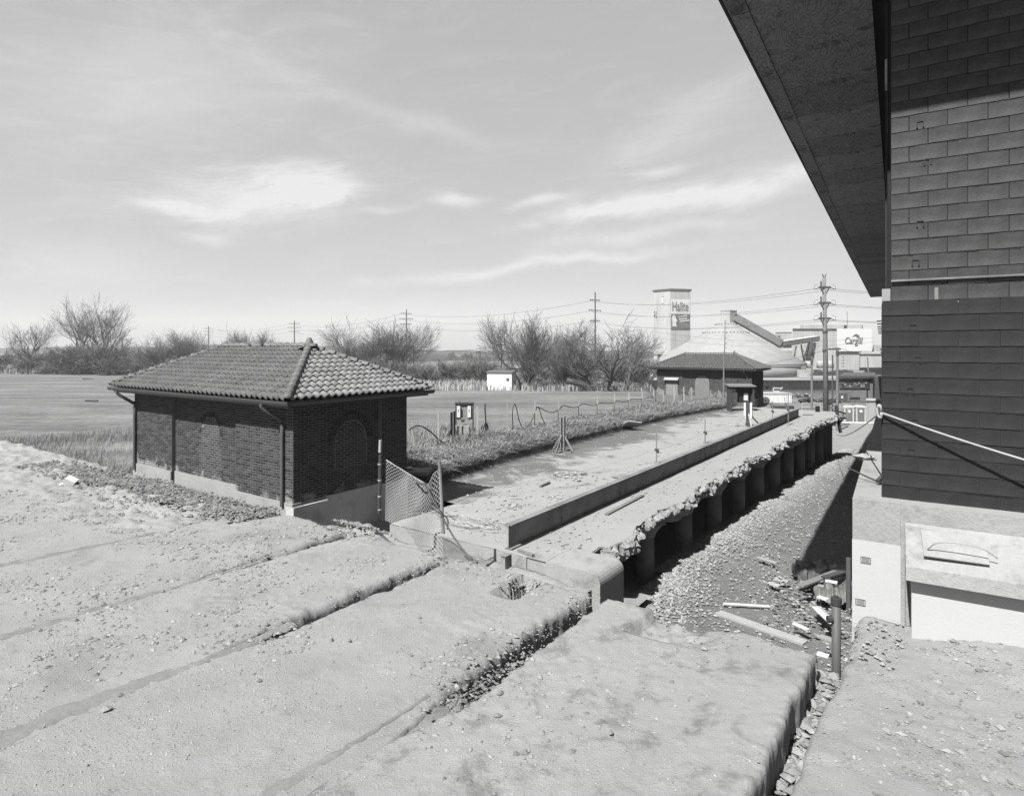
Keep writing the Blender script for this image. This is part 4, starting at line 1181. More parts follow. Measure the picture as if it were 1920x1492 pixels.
# plank on the slab ledge right of the beam, small stuff on the platform
def dplank(px0, py0, px1, py1, w, th, m, label, name='plank', z=PZ_ + .03): return plank(px0, py0, px1, py1, z, w, th, m, label, name=name)
dplank(1137, 964, 1205, 928, .10, .03, 'wood', 'timber lying on the ledge right of the long beam')
dplank(972, 1031, 1000, 1041, .07, .05, 'wood', 'short timber on the corner block at the beam end')
dplank(1154, 895, 1180, 890, .35, .02, 'wood', 'square board lying flat behind the beam')
dplank(1131, 817, 1150, 814, .07, .04, 'wood', 'short timber near the grass bank')
dplank(1040, 892, 1100, 888, .06, .04, 'wood', 'timber lying across the patch of broken concrete')
dplank(1013, 911, 1030, 904, .08, .05, 'wood', 'short timber left of the broken concrete patch')
dplank(1032, 850, 1062, 855, .10, .02, 'wood', 'base board under the near braced stand')
dplank(1205, 910, 1228, 898, .10, .012, 'steel', 'steel plate at the first joint of the beams')
def lump(px, py, n, spread, r, name, label, z=PZ_, m='rubble'):
    b = MB()
    for i in range(n):
        p = onz(px + random.gauss(0, spread), py + random.gauss(0, spread * .22), z); b.rock(p + Vector((0, 0, r * .25)), r * random.uniform(.4, 1.1), (1, .8, .5), .3)
    tag(b.build(name, m), label, 'rubble', None, 'stuff')
lump(1068, 893, 60, 18, .085, 'broken_concrete_patch', 'patch of broken concrete lumps in the middle of the platform')
lump(960, 948, 22, 12, .07, 'concrete_crumbs', 'scatter of concrete crumbs nearest the wire coil')
lump(945, 930, 26, 26, .055, 'concrete_crumbs', 'scatter of concrete crumbs left of the beam')
lump(1040, 932, 18, 10, .06, 'concrete_crumbs', 'concrete crumbs beside the beam')
def f_plat(rs):
    s = -12.5 + 6.4 * rs.rand(); t = 10.6 + 30 * rs.rand() ** 1.5
    if s < -10.6 and t < 12.8: return None
    p = W(s, t); return (p.x, p.y, PZ_ + .01)
scatter_stones('platform_grit', 2200, f_plat, .01, .05, 'rubble', .5, 'grit and chips strewn over the platform', 'grit')

# coil of wire
b = MB()
c0 = onz(885, 980, PZ_ + .03)
for k in range(14):
    a0 = random.random() * 6.28; rx, ry = random.uniform(.3, .95), random.uniform(.15, .4); ox, oy = random.gauss(0, .22), random.gauss(0, .12)
    pts = [W(0, 0) + c0 + W(rx * math.cos(a0 + q) + ox, ry * math.sin(a0 + q) + oy) + Vector((0, 0, .02 + .04 * random.random())) for q in np.linspace(0, random.uniform(3, 6.2), 22)]
    b.tube(pts, .007, 4)
tag(b.build('wire_coil', 'galv'), 'tangled coil of loose wire at the near end of the platform', 'wire')
b = MB(); b.tube(curve_pts([onz(836, 960, PZ_ + .02), onz(880, 990, PZ_ + .02), onz(936, 975, PZ_ + .05)], 8), .012, 5); tag(b.build('bent_rod', 'woodd'), 'dark bent rod beside the wire coil', 'rod')

# rope line on clamp posts along the beam
def clamp_post(px, pyb, pyt, label, lean=0):
    p = onz(px, pyb, PZ_ + .005); h = (pyb - pyt) / F * p.y
    root = thing('clamp_post', label, 'post', p, -AD, 'clamp posts along the beam')
    b = MB(); b.tube([(0, 0, 0), (lean, 0, h)], .022, 8); b.build('pole', 'steel', root)
    b = MB(); b.box((lean * .45, 0, h * .45), (.12, .09, .08)); b.box((lean * .45 + .05, 0, h * .38), (.05, .12, .06)); b.build('clamp', 'gutter', root)
    b = MB(); b.box((0, 0, .012), (.16, .16, .02)); b.build('foot_plate', 'steel', root)
    return p + Vector((0, 0, h * .45))
k0 = clamp_post(1231, 868, 813, 'nearest clamp post holding the rope line behind the beam')
k1 = clamp_post(1322, 830, 786, 'second clamp post along the rope line')
k2 = clamp_post(1448, 786, 752, 'thin post near the far end of the beams', .02)
k3 = clamp_post(1478, 797, 733, 'tall thin post on the ledge right of the far beam', 0)
k4 = clamp_post(1475, 768, 745, 'dark leaning post beyond the far beam', -.15)
b = MB(); b.tube(sag(onz(905, 918, PZ_ + .05), k0, .12) + sag(k0, k1, .06) + sag(k1, onz(1405, 790, PZ_ + .5), .06), .006, 4); tag(b.build('rope_line', 'galv'), 'thin line strung between the clamp posts over the platform', 'rope')

# braced timber stands
def stand(p, h, label, n=2, m='wood', spread=.42, tilt=0.0, rz=-AD):
    root = thing('timber_stand', label, 'stand', p, rz, 'braced timber stands')
    for k in range(n):
        b = MB(); x = -.07 + .14 * k if n > 1 else 0; b.bar((x, 0, 0), (x + tilt, 0, h * (1 if k else .96)), .05, .09, (0, 1, 0)); b.build('upright', m, root)
    for k, a in enumerate((.3, 1.9, 3.4, 4.6)):
        b = MB(); b.bar((spread * math.cos(a), spread * math.sin(a), .02), (.05 * math.cos(a), .05 * math.sin(a), h * .47), .035, .07); b.build('brace', m, root)
    b = MB(); b.bar((-spread, -.06, .03), (spread, -.06, .03), .06, .05); b.bar((.05, -spread, .03), (.05, spread, .03), .06, .05); b.build('foot', m, root)
    return root
pS = onz(1055, 847, PZ_); stand(pS, 67 / F * pS.y, 'braced timber stand on the platform beside the grass bank')
pS = at(849, 829, 24.0); stand(pS, 1.20, 'dark braced timber stand left of the electrical panel', m='woodd', spread=.36)
pS = at(912, 822, 25.0); stand(pS, 1.45, 'pale braced post right of the electrical panel', 1, 'wood', .40, -.10)
# electrical panel stand
pe = Vector(((868 - CX) / F * 24.6, 24.6, CAMZ - (829 - HY) / F * 24.6))
root = thing('electrical_panel', 'electrical panel stand with two white boxes above a concrete block', 'panel', pe, 0)
def PX(px, py): return ((px - 868) / F * pe.y, 0, CAMZ - (py - HY) / F * pe.y - pe.z)
sc = pe.y / F
b = MB()
for px in (855, 887): x = PX(px, 700)[0]; b.box2((x - .03, -.03, -.05), (x + .03, .03, PX(0, 757)[2]))
b.build('frame_post', 'woodd', root)
b = MB(); x0, x1 = PX(853, 0)[0], PX(889, 0)[0]; z1 = PX(0, 754)[2]; b.box2((x0, -.06, z1 - .06), (x1, .06, z1)); b.build('top_rail', 'woodd', root)
b = MB(); z2 = PX(0, 786)[2]; b.box2((x0 + .06, .031, z2), (x1 - .06, .05, z1 - .065)); b.build('backboard', 'wood', root)
for px in (860, 880):
    x = PX(px, 0)[0]; za, zb = PX(0, 782)[2], PX(0, 761)[2]
    b = MB(); b.box2((x - .065, -.10, za), (x + .065, .029, zb)); q = b.build('white_box', 'sign', root)
    b = MB(); b.box2((x - .012, -.104, (za + zb) / 2), (x + .012, -.1005, (za + zb) / 2 + .09)); b.build('box_mark', 'black', q)
    b = MB(); b.tube([(x, -.03, za), (x, -.03, za - .14)], .015, 6); b.build('conduit', 'gutter', root)
b = MB(); b.box((PX(868, 0)[0], -.05, PX(0, 787)[2]), (.13, .14, .12), (.4, 0, 0)); b.build('socket_box', 'toilet', root)
b = MB(); b.box2((PX(850, 0)[0], -.25, -.15), (PX(880, 0)[0], .25, PX(0, 797)[2])); b.build('concrete_base', 'conc', root)
b = MB(); b.tube([(x0 + .1, -.01, z1), (x0 + .16, -.01, z1 + .06), (x0 + .24, -.01, z1)], .01, 5); b.build('lifting_eye', 'gutter', root)

# second stand with white panels on the platform (far)
pf = onz(1403, 800, PZ_)
root = thing('switch_stand', 'braced post with two white switch boxes on the platform by the far beams', 'stand', pf, -AD)
h = 48 / F * pf.y
b = MB(); b.box2((-.09, -.07, 0), (.09, .07, h)); b.build('post', 'woodd', root)
for sx_ in (-1, 1):
    b = MB(); b.box2((sx_ * .15 - .05, -.08, h * .35), (sx_ * .15 + .05, .04, h * .93)); b.build('white_box', 'sign', root)
for a in (.4, 2.0, 3.5, 5.2):
    b = MB(); b.bar((.62 * math.cos(a), .62 * math.sin(a), .02), (.07 * math.cos(a), .07 * math.sin(a), h * .5), .05, .08); b.build('brace', 'woodp' if a > 3 else 'woodd', root)
b = MB(); b.tube([pf + W(-.8 * math.sin(q) - .6, -1.1 * math.cos(q) * .4 - .5) + Vector((0, 0, .03)) for q in np.linspace(0, 5.2, 24)], .015, 5); tag(b.build('hose', 'galv'), 'hose looped on the platform at the foot of the switch stand', 'hose')

# panel hut in front of the far house
pk = W(-10.9, 41.2, -.6)
root = thing('panel_hut', 'open wooden hut with two white meter boxes before the far brick house', 'hut', pk, 0)
b = MB(); b.box2((-.75, -.35, 0), (-.66, .35, 1.62)); b.box2((.66, -.35, .55), (.75, .35, 1.62)); b.box2((-.655, .28, .55), (.655, .34, 1.58)); b.box2((-.655, -.30, .45), (-.30, -.25, 1.2)); b.build('side_board', 'woodd', root)
b = MB(); b.prism([(-.85, -.45, 1.56), (.85, -.45, 1.56), (.85, -.45, 1.62), (-.85, -.45, 1.62)], (0, .95, .10)); b.build('hut_roof', 'wood', root)
for x, z in ((-.48, 1.15), (.32, .9)):
    b = MB(); b.box2((x - .13, -.10, z - .22), (x + .13, .10, z + .24)); b.build('meter_box', 'sign', root)
b = MB(); b.box2((-.1, -.05, .55), (.18, .27, 1.55)); b.build('inner_post', 'black', root)

# fence posts with the draped cable
FP = []
ords = ['nearest', 'second', 'third', 'fourth', 'fifth', 'sixth', 'seventh', 'eighth', 'ninth', 'tenth', 'eleventh', 'twelfth', 'thirteenth', 'fourteenth', 'fifteenth']
fence_px = [(822, 770, 842), (895, 762, 822), (951, 757, 815), (1003, 752, 806), (1047, 747, 802), (1085, 743, 797), (1120, 741, 789), (1152, 738, 784), (1179, 735, 779), (1204, 733, 775), (1226, 730, 771), (1244, 733, 765), (1264, 724, 762), (1282, 725, 760), (1297, 726, 757)]
for i, (px, pt, pb) in enumerate(fence_px):
    t = 18.0 + 1.62 * i if i > 1 else (17.2, 18.9)[i]
    # ray in plan meets the fence line s = -15
    k = (px - CX) / F; D = (-15.0) / (k * math.cos(AD) - math.sin(AD)); D = min(D, 60)
    p = Vector((k * D, D, 0)); p.z = CAMZ - (pb - HY) / F * D; top = CAMZ - (pt - HY) / F * D
    b = MB(); b.box2((-.03, -.03, -.35), (.03, .03, top - p.z)); o = b.build('fence_post', 'woodp'); o.location = p
    tag(o, ords[i] + ' thin fence post along the grass bank, counted from the near house', 'post', 'thin fence posts along the grass bank'); FP.append((p, top))
pts = [(785, 806), (800, 799), (820, 805), (838, 822)]
def on_fence(px, py):
    k = (px - CX) / F; D = (-15.0) / (k * math.cos(AD) - math.sin(AD)); return at(px, py, D)
b = MB(); b.tube(curve_pts([on_fence(*q) for q in ((768, 806), (776, 800), (790, 799), (808, 810), (828, 828), (843, 836))], 6), .022, 6); tag(b.build('cable', 'wire', smooth=True), 'black cable arching from behind the near house down into the weeds', 'cable')
b = MB(); b.tube(curve_pts([on_fence(*q) for q in ((962, 808), (961, 775), (964, 758), (968, 764), (974, 790), (984, 808))], 6), .020, 6); tag(b.build('cable', 'wire', smooth=True), 'black cable standing up in a narrow loop beside the fence', 'cable')
run = [(984, 804), (996, 790), (1004, 770), (1007, 764), (1012, 764), (1022, 770), (1036, 773), (1048, 768), (1056, 760), (1065, 762), (1078, 764), (1088, 760), (1094, 757), (1102, 759), (1115, 760), (1124, 756), (1128, 755), (1140, 756), (1152, 754), (1158, 752), (1172, 753), (1186, 748), (1200, 748), (1214, 746), (1226, 744)]
b = MB(); b.tube(curve_pts([on_fence(*q) for q in run], 4), .020, 6); tag(b.build('cable', 'wire', smooth=True), 'long black cable draped in swags from fence post to fence post', 'cable')
b = MB(); b.tube(curve_pts([on_fence(*q) for q in ((1006, 763), (1011, 766), (1016, 782), (1024, 798), (1031, 806))], 5), .020, 6); tag(b.build('cable', 'wire', smooth=True), 'loose cable end hanging from the fence into the grass', 'cable')

# white board fallen on the bank, wooden pallet lid behind the house
b = MB(); b.box((0, 0, 0), (.75, 1.5, .03)); b_ = b.build('fallen_board', 'sign'); pb = onz(1176, 797, -.40); b_.location = pb; b_.rotation_euler = (R(-20), R(8), R(18)); tag(b_, 'white board with a dark hole fallen on the edge of the grass bank', 'board')
b = MB(); b.box((.1, -.35, .018), (.16, .12, .006)); b.build('hole_mark', 'black', b_)
pb = W(-12.35, 12.75, -.02); b = MB(); b.box((0, 0, 0), (1.15, .7, .09)); b_ = b.build('plank_cover', 'wood'); b_.location = pb; b_.rotation_euler = (0, R(-2), -.15); tag(b_, 'flat timber lid lying at the back corner of the near house', 'board')
b = MB(); b.rock((0, 0, 0), .13, (1.3, .8, .55)); o = b.build('stone', 'sign'); o.location = pb + Vector((-.05, 0, .09)); tag(o, 'white stone lying on the flat timber lid', 'stone', 'loose stones on the dirt deck')
lump(895, 875, 8, 10, .06, 'clod_heap', 'clods at the foot of the grass bank', PZ_ + .05, 'stone')

# torn chain-link fence between two posts
def chain_link():
    pa = W(-9.75, 9.6, -.95); pb = W(-8.02, 9.15, -.75)          # the two posts, placed below
    A0 = onz(715, 960, -.55); 
    D0, D1 = 12.3, 11.3
    root = thing('wire_fence', 'torn chain-link fence sagging between two posts at the platform end', 'fence', (0, 0, 0))
    b = MB(); b.tube([at(711, 962, D0), at(713, 853, D0)], .035, 8); b.build('fence_post', 'gutter', root)
    b = MB(); b.tube([at(712.3, 848, D0 + .03), at(713, 825, D0 + .03)], .030, 8); b.build('post_sleeve', 'woodp', root)
    b = MB(); b.tube([at(831, 1000, D1), at(824, 864, D1)], .032, 8); b.build('fence_post', 'steel', root)
    for y in (870, 900, 930, 955):
        b = MB(); q = at(712, y, D0); b.lathe(q - Vector((0, 0, .012)), ((.042, 0), (.042, .025)), 10); b.build('post_band', 'galv', root)
    # mesh surface: top edge dips from the left post to a gather near the right post
    top = [(0, (724, 862)), (.25, (753, 880)), (.5, (778, 895)), (.72, (799, 907)), (.8, (806, 908)), (.88, (810, 890)), (.95, (818, 884)), (1, (824, 880))]
    bot = [(0, (722, 975)), (.3, (750, 987)), (.5, (774, 1008)), (.62, (788, 1034)), (.8, (806, 1042)), (1, (832, 1042))]
    def ip(tab, u): return np.array([np.interp(u, [q[0] for q in tab], [q[1][k] for q in tab]) for k in (0, 1)])
    def surf(u, v):
        q = ip(top, u) * (1 - v) + ip(bot, u) * v
        D = D0 + (D1 - D0) * u + .12 * math.sin(7 * u + 2 * v) * math.sin(PI * u) + .10 * math.sin(5 * v + 3 * u) * math.sin(PI * u)
        p = at(q[0], q[1], D); return p
    b = MB(); nu, nv = 20, 17
    for sgn in (1, -1):
        for k in range(-nv, nu + nv):
            pts = []
            for j in range(nv * 2 + 1):
                v = j / (nv * 2); u = (k + sgn * (j / 2)) / nu
                if sgn < 0: u = (k + nv - (j / 2) - 0) / nu - 0
                if 0 <= u <= 1:
                    w_ = .0025 * (1 if j % 2 else -1)
                    pts.append(surf(u, v) + Vector((w_, 0, 0)))
                elif pts: break
            if len(pts) > 1: b.tube(pts, .0046, 3, False)
    o = b.build('chain_mesh', 'galv', root); o['kind'] = 'stuff'
    b = MB(); b.tube(curve_pts([surf(u, 0.0) for u in np.linspace(0, 1, 14)], 3), .008, 5); b.build('top_wire', 'galv', root)
    b = MB(); b.tube(curve_pts([at(772, 893, 11.7), at(785, 905, 11.4), at(799, 908, 11.4), at(806, 925, 11.3), at(820, 950, 11.2), at(838, 985, 11.1), at(860, 1020, 10.95), at(886, 1050, 10.75)], 5), .016, 6); o = b.build('leaning_rod', 'pipe', smooth=True)
    tag(o, 'thin bent pipe leaning from the torn fence onto the deck edge', 'pipe')
    b = MB(); b.tube(curve_pts([at(806, 947, 11.3), at(824, 962, 11.2), at(836, 968, 11.2), at(840, 980, 11.15), at(838, 992, 11.1)], 5), .013, 5); tag(b.build('bent_cable', 'wire', smooth=True), 'short dark cable bent round the right fence post', 'cable')
chain_link()

# ------------------------------------------------------------------ bare trees
RMIN = .016; CROWN = None
def grow(b_t, b_c, p, d, L, r, lev, maxlev, rs, spread, up, split, twig=3):
    n = 4 if lev < 2 else 3
    if lev >= 2 and CROWN:
        tip = p + d * L * .8; rx, rz, cz = CROWN
        e = (tip.x ** 2 + tip.y ** 2) / rx ** 2 + ((tip.z - cz) / rz) ** 2
        if e > 1.0 + .25 * rs.rand():
            if lev >= 4: L = L * .45
            elif (p.x ** 2 + p.y ** 2) / rx ** 2 + ((p.z - cz) / rz) ** 2 > 1.1: return
            else: L = L * .55
    pts = [p]; q = p.copy(); dd = d.copy(); rad = [r]
    for i in range(n):
        dd = (dd + Vector((rs.randn(), rs.randn(), rs.randn())) * .13 + Vector((0, 0, up * .06))).normalized()
        q = q + dd * (L / n); pts.append(q.copy()); rad.append(r * (1 - .42 * (i + 1) / n))
    (b_t if lev < 2 else b_c).tube(pts, rad, 6 if lev == 0 else (5 if lev == 1 else 3), False)
    if lev >= maxlev: return
    k = split[min(lev, len(split) - 1)]
    for i in range(k):
        f = 1.0 if i == 0 else .35 + .65 * rs.rand()
        j = min(int(f * n), n); base = pts[j]
        a = rs.rand() * 6.28; sp = spread * (.55 + .7 * rs.rand()) * (.5 if i == 0 else 1)
        x = dd.cross(Vector((0, 0, 1)))
        if x.length < .1: x = Vector((1, 0, 0))
        x.normalize(); y = dd.cross(x)
        nd = (dd * math.cos(sp) + (x * math.cos(a) + y * math.sin(a)) * math.sin(sp)).normalized()
        grow(b_t, b_c, base, nd, L * (.62 + .25 * rs.rand()), max(rad[j] * (.62 if i else .8), RMIN), lev + 1, maxlev, rs, spread, up, split)
def tree_meshes(seed, h, stems=1, maxlev=6, spread=.6, up=1.0, split=(4, 3, 3, 3, 3, 2), r=None, m=('bark', 'twig'), lean=.15, tl=.30):
    rs = np.random.RandomState(seed); bt, bc = MB(), MB()
    for k in range(stems):
        a = 6.28 * k / stems + rs.rand(); q = lean * (.6 + .8 * rs.rand()) if stems > 1 else lean * rs.rand()
        d = Vector((math.cos(a) * q, math.sin(a) * q, 1)).normalized()
        grow(bt, bc, Vector((math.cos(a) * .2 * (stems > 1), math.sin(a) * .2 * (stems > 1), -.3)), d, h * tl * (.8 + .4 * rs.rand()), (r or h * .022) / math.sqrt(stems), 0, maxlev, rs, spread, up, split)
    zs = max(v[2] for v in bc.v); k = h / zs
    bt.v = [(v[0] * k, v[1] * k, v[2] * k) for v in bt.v]; bc.v = [(v[0] * k, v[1] * k, v[2] * k) for v in bc.v]
    return bt.mesh('trunk', m[0], True), bc.mesh('crown', m[1])
def put_tree(name, meshes, px, D, scale, label, rz=0.0, wide=1.0, cat='tree', dz=0.0):
    x = (px - CX) / F * D; z = float(terrain_z(np.array(x), np.array(D))) + dz
    root = thing(name, label, cat, (x, D, z), rz, 'bare trees and thickets beyond the field')
    root.scale = (scale * wide, scale * wide, scale)
    obj('trunk', meshes[0], root); obj('crown', meshes[1], root)
    return root
CROWN = (7.2, 8.0, 12.0)
TA = tree_meshes(12, 20, 1, 6, .60, 1.0, (5, 4, 3, 3, 3, 3), tl=.25, lean=.06)
TB = tree_meshes(25, 20, 1, 6, .62, .9, (5, 4, 3, 3, 3, 3), tl=.25, lean=.06)
CROWN = (5.2, 5.2, 6.2)
TC = tree_meshes(31, 12, 6, 5, .52, .7, (5, 4, 4, 3, 3), lean=.50, tl=.26)       # many-stemmed, rounded
TD = tree_meshes(42, 12, 5, 5, .52, .8, (5, 4, 4, 3, 3), lean=.42, tl=.26)
CROWN = (6.2, 4.6, 6.4)
TE = tree_meshes(57, 11.5, 3, 6, .70, .5, (4, 4, 3, 3, 3, 2), lean=.55, r=.42, tl=.24)
CROWN = None
RMIN = .022
TS = tree_meshes(66, 5, 9, 4, .62, .5, (5, 4, 4, 3), lean=.85, m=('twigd', 'twigd'), r=.08)  # shrub
TS2 = tree_meshes(77, 5, 8, 4, .72, .4, (5, 4, 4, 3), lean=.75, m=('twigd', 'twigd'), r=.08)
put_tree('bare_tree', TA, 146, 190, 1.24, 'leftmost tall bare tree with a wide crown over the thicket', .4)
put_tree('bare_tree', TB, 199, 188, 1.18, 'tall bare tree just right of the leftmost one above the thicket', 1.4)
put_tree('bare_tree', TB, 50, 185, .85, 'tall bare tree at the far left edge of the view', 3.3)
put_tree('bare_tree', TC, 290, 150, 1.02, 'low rounded bare tree left of the near house roof', 0, 1.25)
put_tree('bare_tree', TD, 347, 152, 1.06, 'rounded bare tree directly behind the left hip of the near roof', 1.7, 1.2)
put_tree('bare_tree', TC, 432, 155, 1.14, 'rounded bare tree behind the left end of the roof ridge', 2.2, 1.1)
put_tree('bare_tree', TD, 486, 160, 1.06, 'bare tree behind the middle of the roof ridge', 3.0, 1.1)
put_tree('bare_tree', TB, 566, 170, .50, 'small bare tree by the transmission pole over the roof finial', 2.0)
put_tree('bare_tree', TC, 668, 128, 1.16, 'left half of the big rounded bare trees right of the roof finial', 3.9, 1.4)
put_tree('bare_tree', TD, 738, 126, 1.12, 'right half of the big rounded bare trees right of the roof finial', .6, 1.35)
put_tree('bare_tree', TB, 905, 118, .34, 'thin bare sapling left of the tree by the white shed', .9, 1.2)
put_tree('bare_tree', TD, 986, 90, 1.0, 'bare tree with forked stems right of the white shed', 2.6, 1.08)
put_tree('bare_tree', TE, 1128, 86, .95, 'spreading gnarled bare tree between shed and tall white tower', .3, 1.3)
put_tree('bare_tree', TD, 1062, 96, .80, 'slender bare tree between the forked tree and the gnarled one', 4.4, .8)
put_tree('bare_tree', TA, 1178, 92, .52, 'bare tree right behind the gnarled one, next to the tower', 5.0, 1.15)
rs = np.random.RandomState(4)
shr = [(20, 178, 1.1), (70, 176, 1.1), (118, 170, 1.3), (150, 172, 1.5), (180, 170, 1.6), (213, 168, 1.5), (240, 165, 1.1), (262, 160, 1.0), (315, 140, 1.0), (372, 140, 1.0), (400, 145, 1.1), (455, 145, 1.0),
       (520, 150, 1.0), (600, 140, .9), (640, 118, .8), (690, 116, .9), (735, 114, .9), (775, 110, .8), (806, 108, .75), (842, 112, .8), (872, 115, .9), (900, 110, .75), (1010, 104, .8), (1075, 98, .8), (1170, 100, .9), (1200, 104, .85), (1026, 112, 1.0), (1120, 110, 1.0), (935, 120, 1.0), (970, 122, .9)]
where = ['at the far left edge', 'left of the tall bare trees', 'under the leftmost tall tree', 'between the two tall trees', 'under the right tall tree', 'right of the tall trees', 'at the end of the left thicket', 'left of the rounded trees',
         'under the low rounded tree', 'behind the left hip of the roof', 'behind the left roof end', 'behind the roof ridge', 'below the far transmission pole', 'right of the small tree', 'left under the big rounded trees', 'in the middle under the big rounded trees',
         'right under the big rounded trees', 'just right of the big rounded trees', 'below the roof end on the field edge', 'in front of the dark cone-shaped heap', 'right of the dark cone-shaped heap', 'left behind the white shed', 'right of the forked tree', 'behind the forked tree',
         'left of the gnarled tree', 'left of the white tower', 'at the foot of the white tower', 'farther back beside the forked tree', 'farther back behind the gnarled tree', 'behind the white shed', 'right behind the white shed']
for i, (px, D, sc_) in enumerate(shr):
    put_tree('shrub', TS if i % 2 else TS2, px, D, sc_ * (1.0 + .4 * rs.rand()), 'grey leafless shrub ' + where[i], rs.rand() * 6, 1.3, 'shrub')
# broken low trunk beside the gnarled tree
b = MB(); q0 = at(1108, 735, 84); b.tube(curve_pts([at(1108, 737, 84), at(1103, 727, 84), at(1092, 720, 84), at(1075, 716, 84), at(1063, 713, 84)], 4), [.55 - .012 * k for k in range(17)], 8)
tag(b.build('broken_tree', 'bark', smooth=True), 'thick broken trunk leaning left from the foot of the gnarled tree', 'trunk')

# ------------------------------------------------------------------ white shed in the field
ps = at(941, 732, 88); ps.z = float(terrain_z(np.array(ps.x), np.array(88.0)))
root = thing('shed', 'white shed with a flat roof standing at the far side of the field', 'shed', ps, R(-13))
b = MB(); b.box2((-1.75, -1.6, -.1), (1.75, 1.6, 2.45)); b.build('wall', 'truck', root)
b = MB(); b.prism([(-1.9, -1.75, 2.46), (1.9, -1.75, 2.46), (1.9, -1.75, 2.6), (-1.9, -1.75, 2.6)], (0, 3.5, .12)); b.build('roof', 'toilet', root)
b = MB(); b.box2((1.0, -1.64, 1.35), (1.4, -1.602, 1.75)); b.build('vent', 'trim', root)
b = MB(); b.bar((1.9, -.6, 1.2), (2.9, -.6, -.1), .12, .12); b.build('ramp_rail', 'trim', root)
b = MB(); b.box2((-1.95, -1.8, -.25), (1.95, 1.7, -.11)); b.build('base', 'wood', root)

# ------------------------------------------------------------------ power poles and wires
def trans_pole(px, ytop, D, label, arms=3, armw=2.6, rz=.5, gap=None, r=.22, h=None):
    top = at(px, ytop, D); zb = float(terrain_z(np.array(top.x), np.array(D))) - .5
    root = thing('power_pole', label, 'pole', (top.x, D, zb), rz, 'power poles with cross arms'); H = top.z - zb
    b = MB(); b.tube([(0, 0, 0), (0, 0, H * .5), (0, 0, H)], [r, r * .85, r * .6], 8); b.build('mast', 'poled', root)
    ends = []
    gap = gap or H * .085
    for k in range(arms):
        z = H - gap * (.75 + k); b = MB(); w_ = armw * (1 if k != 1 else 1.25); b.box((0, .12, z), (w_, .14, .16)); b.bar((-w_ * .3, .12, z - .1), (0, .12, z - .55), .06, .06); b.bar((w_ * .3, .12, z - .1), (0, .12, z - .55), .06, .06); b.build('cross_arm', 'poled', root)
        b = MB()
        for sx_ in (-1, 1): b.lathe((sx_ * w_ * .46, .12, z - .32), ((.06, 0), (.09, .08), (.05, .24)), 6)
        b.build('insulator', 'trim', root)
        for sx_ in (-1, 1):
            e = Matrix.Rotation(rz, 3, 'Z') @ Vector((sx_ * w_ * .46, .12, z - .3)); ends.append(Vector((top.x, D, zb)) + e)
    return ends
T1 = trans_pole(1116, 548, 150, 'tall power pole rising behind the gnarled tree', armw=3.2, rz=.6)
T2 = trans_pole(762, 580, 215, 'tall power pole in front of the big rounded trees', armw=4.2, r=.28, rz=.6)
T3 = trans_pole(552, 601, 300, 'power pole seen just left of the roof finial', armw=5.2, r=.34, rz=.6)
T4 = trans_pole(391, 611, 390, 'power pole above the left end of the roof', armw=5.2, r=.36, rz=.6)
T5 = trans_pole(229, 632, 330, 'dark power pole at the right end of the left thicket', armw=5.2, r=.40, rz=.6)
T6 = trans_pole(220, 640, 420, 'fainter power pole close beside the dark one on the left', armw=4.6, r=.30, rz=.6)
T7 = trans_pole(940, 641, 112, 'short utility pole behind the white shed', 1, 1.8, r=.14)
T8 = trans_pole(775, 647, 118, 'short utility pole right of the big rounded trees', 1, 1.8, r=.14)
T9 = trans_pole(900, 657, 140, 'thin utility pole before the dark cone-shaped heap', 1, 1.8, r=.14)
# big pole on the right
pb_ = at(1549, 768, 70); zb = -6.0; root = thing('power_pole', 'tallest power pole at the right with three tiers of insulators', 'pole', (pb_.x, 70, zb), 0, 'power poles with cross arms')
def h_at(y, D=70): return CAMZ - (y - HY) / F * D - zb
b = MB(); b.tube([(0, 0, 0), (-.10, 0, h_at(640)), (-.24, 0, h_at(520))], [.30, .24, .17], 12); b.build('mast', 'pole', root, True)
b = MB(); b.bar((-.24, 0, h_at(522)), (-.42, 0, h_at(514)), .08, .08); b.bar((-.22, 0, h_at(522)), (.0, 0, h_at(514)), .08, .08); b.build('top_horns', 'trim', root)
BP = []
for y in (539, 568, 597):
    z = h_at(y); x = -.2
    b = MB(); b.box((x, -.1, z), (1.3, .2, .22)); b.box((x - .42, -.1, z + .3), (.12, .12, .8)); b.bar((x - .45, -.1, z - .1), (x - .15, -.1, z - .7), .1, .1); b.bar((x + .45, -.1, z - .1), (x + .15, -.1, z - .7), .1, .1); b.build('cross_arm', 'trim', root)
    b = MB()
    for sx_ in (-1, 1):
        b.tube(curve_pts([(x + sx_ * .6, -.1, z), (x + sx_ * 1.0, -.1, z - .18), (x + sx_ * 1.25, -.1, z - .2)], 3), .045, 5); b.tube(curve_pts([(x + sx_ * 1.25, -.1, z - .2), (x + sx_ * 1.15, -.1, z + .2), (x + sx_ * .75, -.1, z + .35)], 4), .018, 4)
        BP.append(Vector((pb_.x + x + sx_ * 1.25, 69.9, zb + z - .2)))
    b.build('insulator', 'trim', root)
for k in range(3):
    b = MB(); b.lathe((-.12 - .02 * k, 0, h_at((625, 660, 735)[k])), ((.27 - .02 * k, 0), (.27 - .02 * k, .3)), 12); b.build('band', 'poled', root)
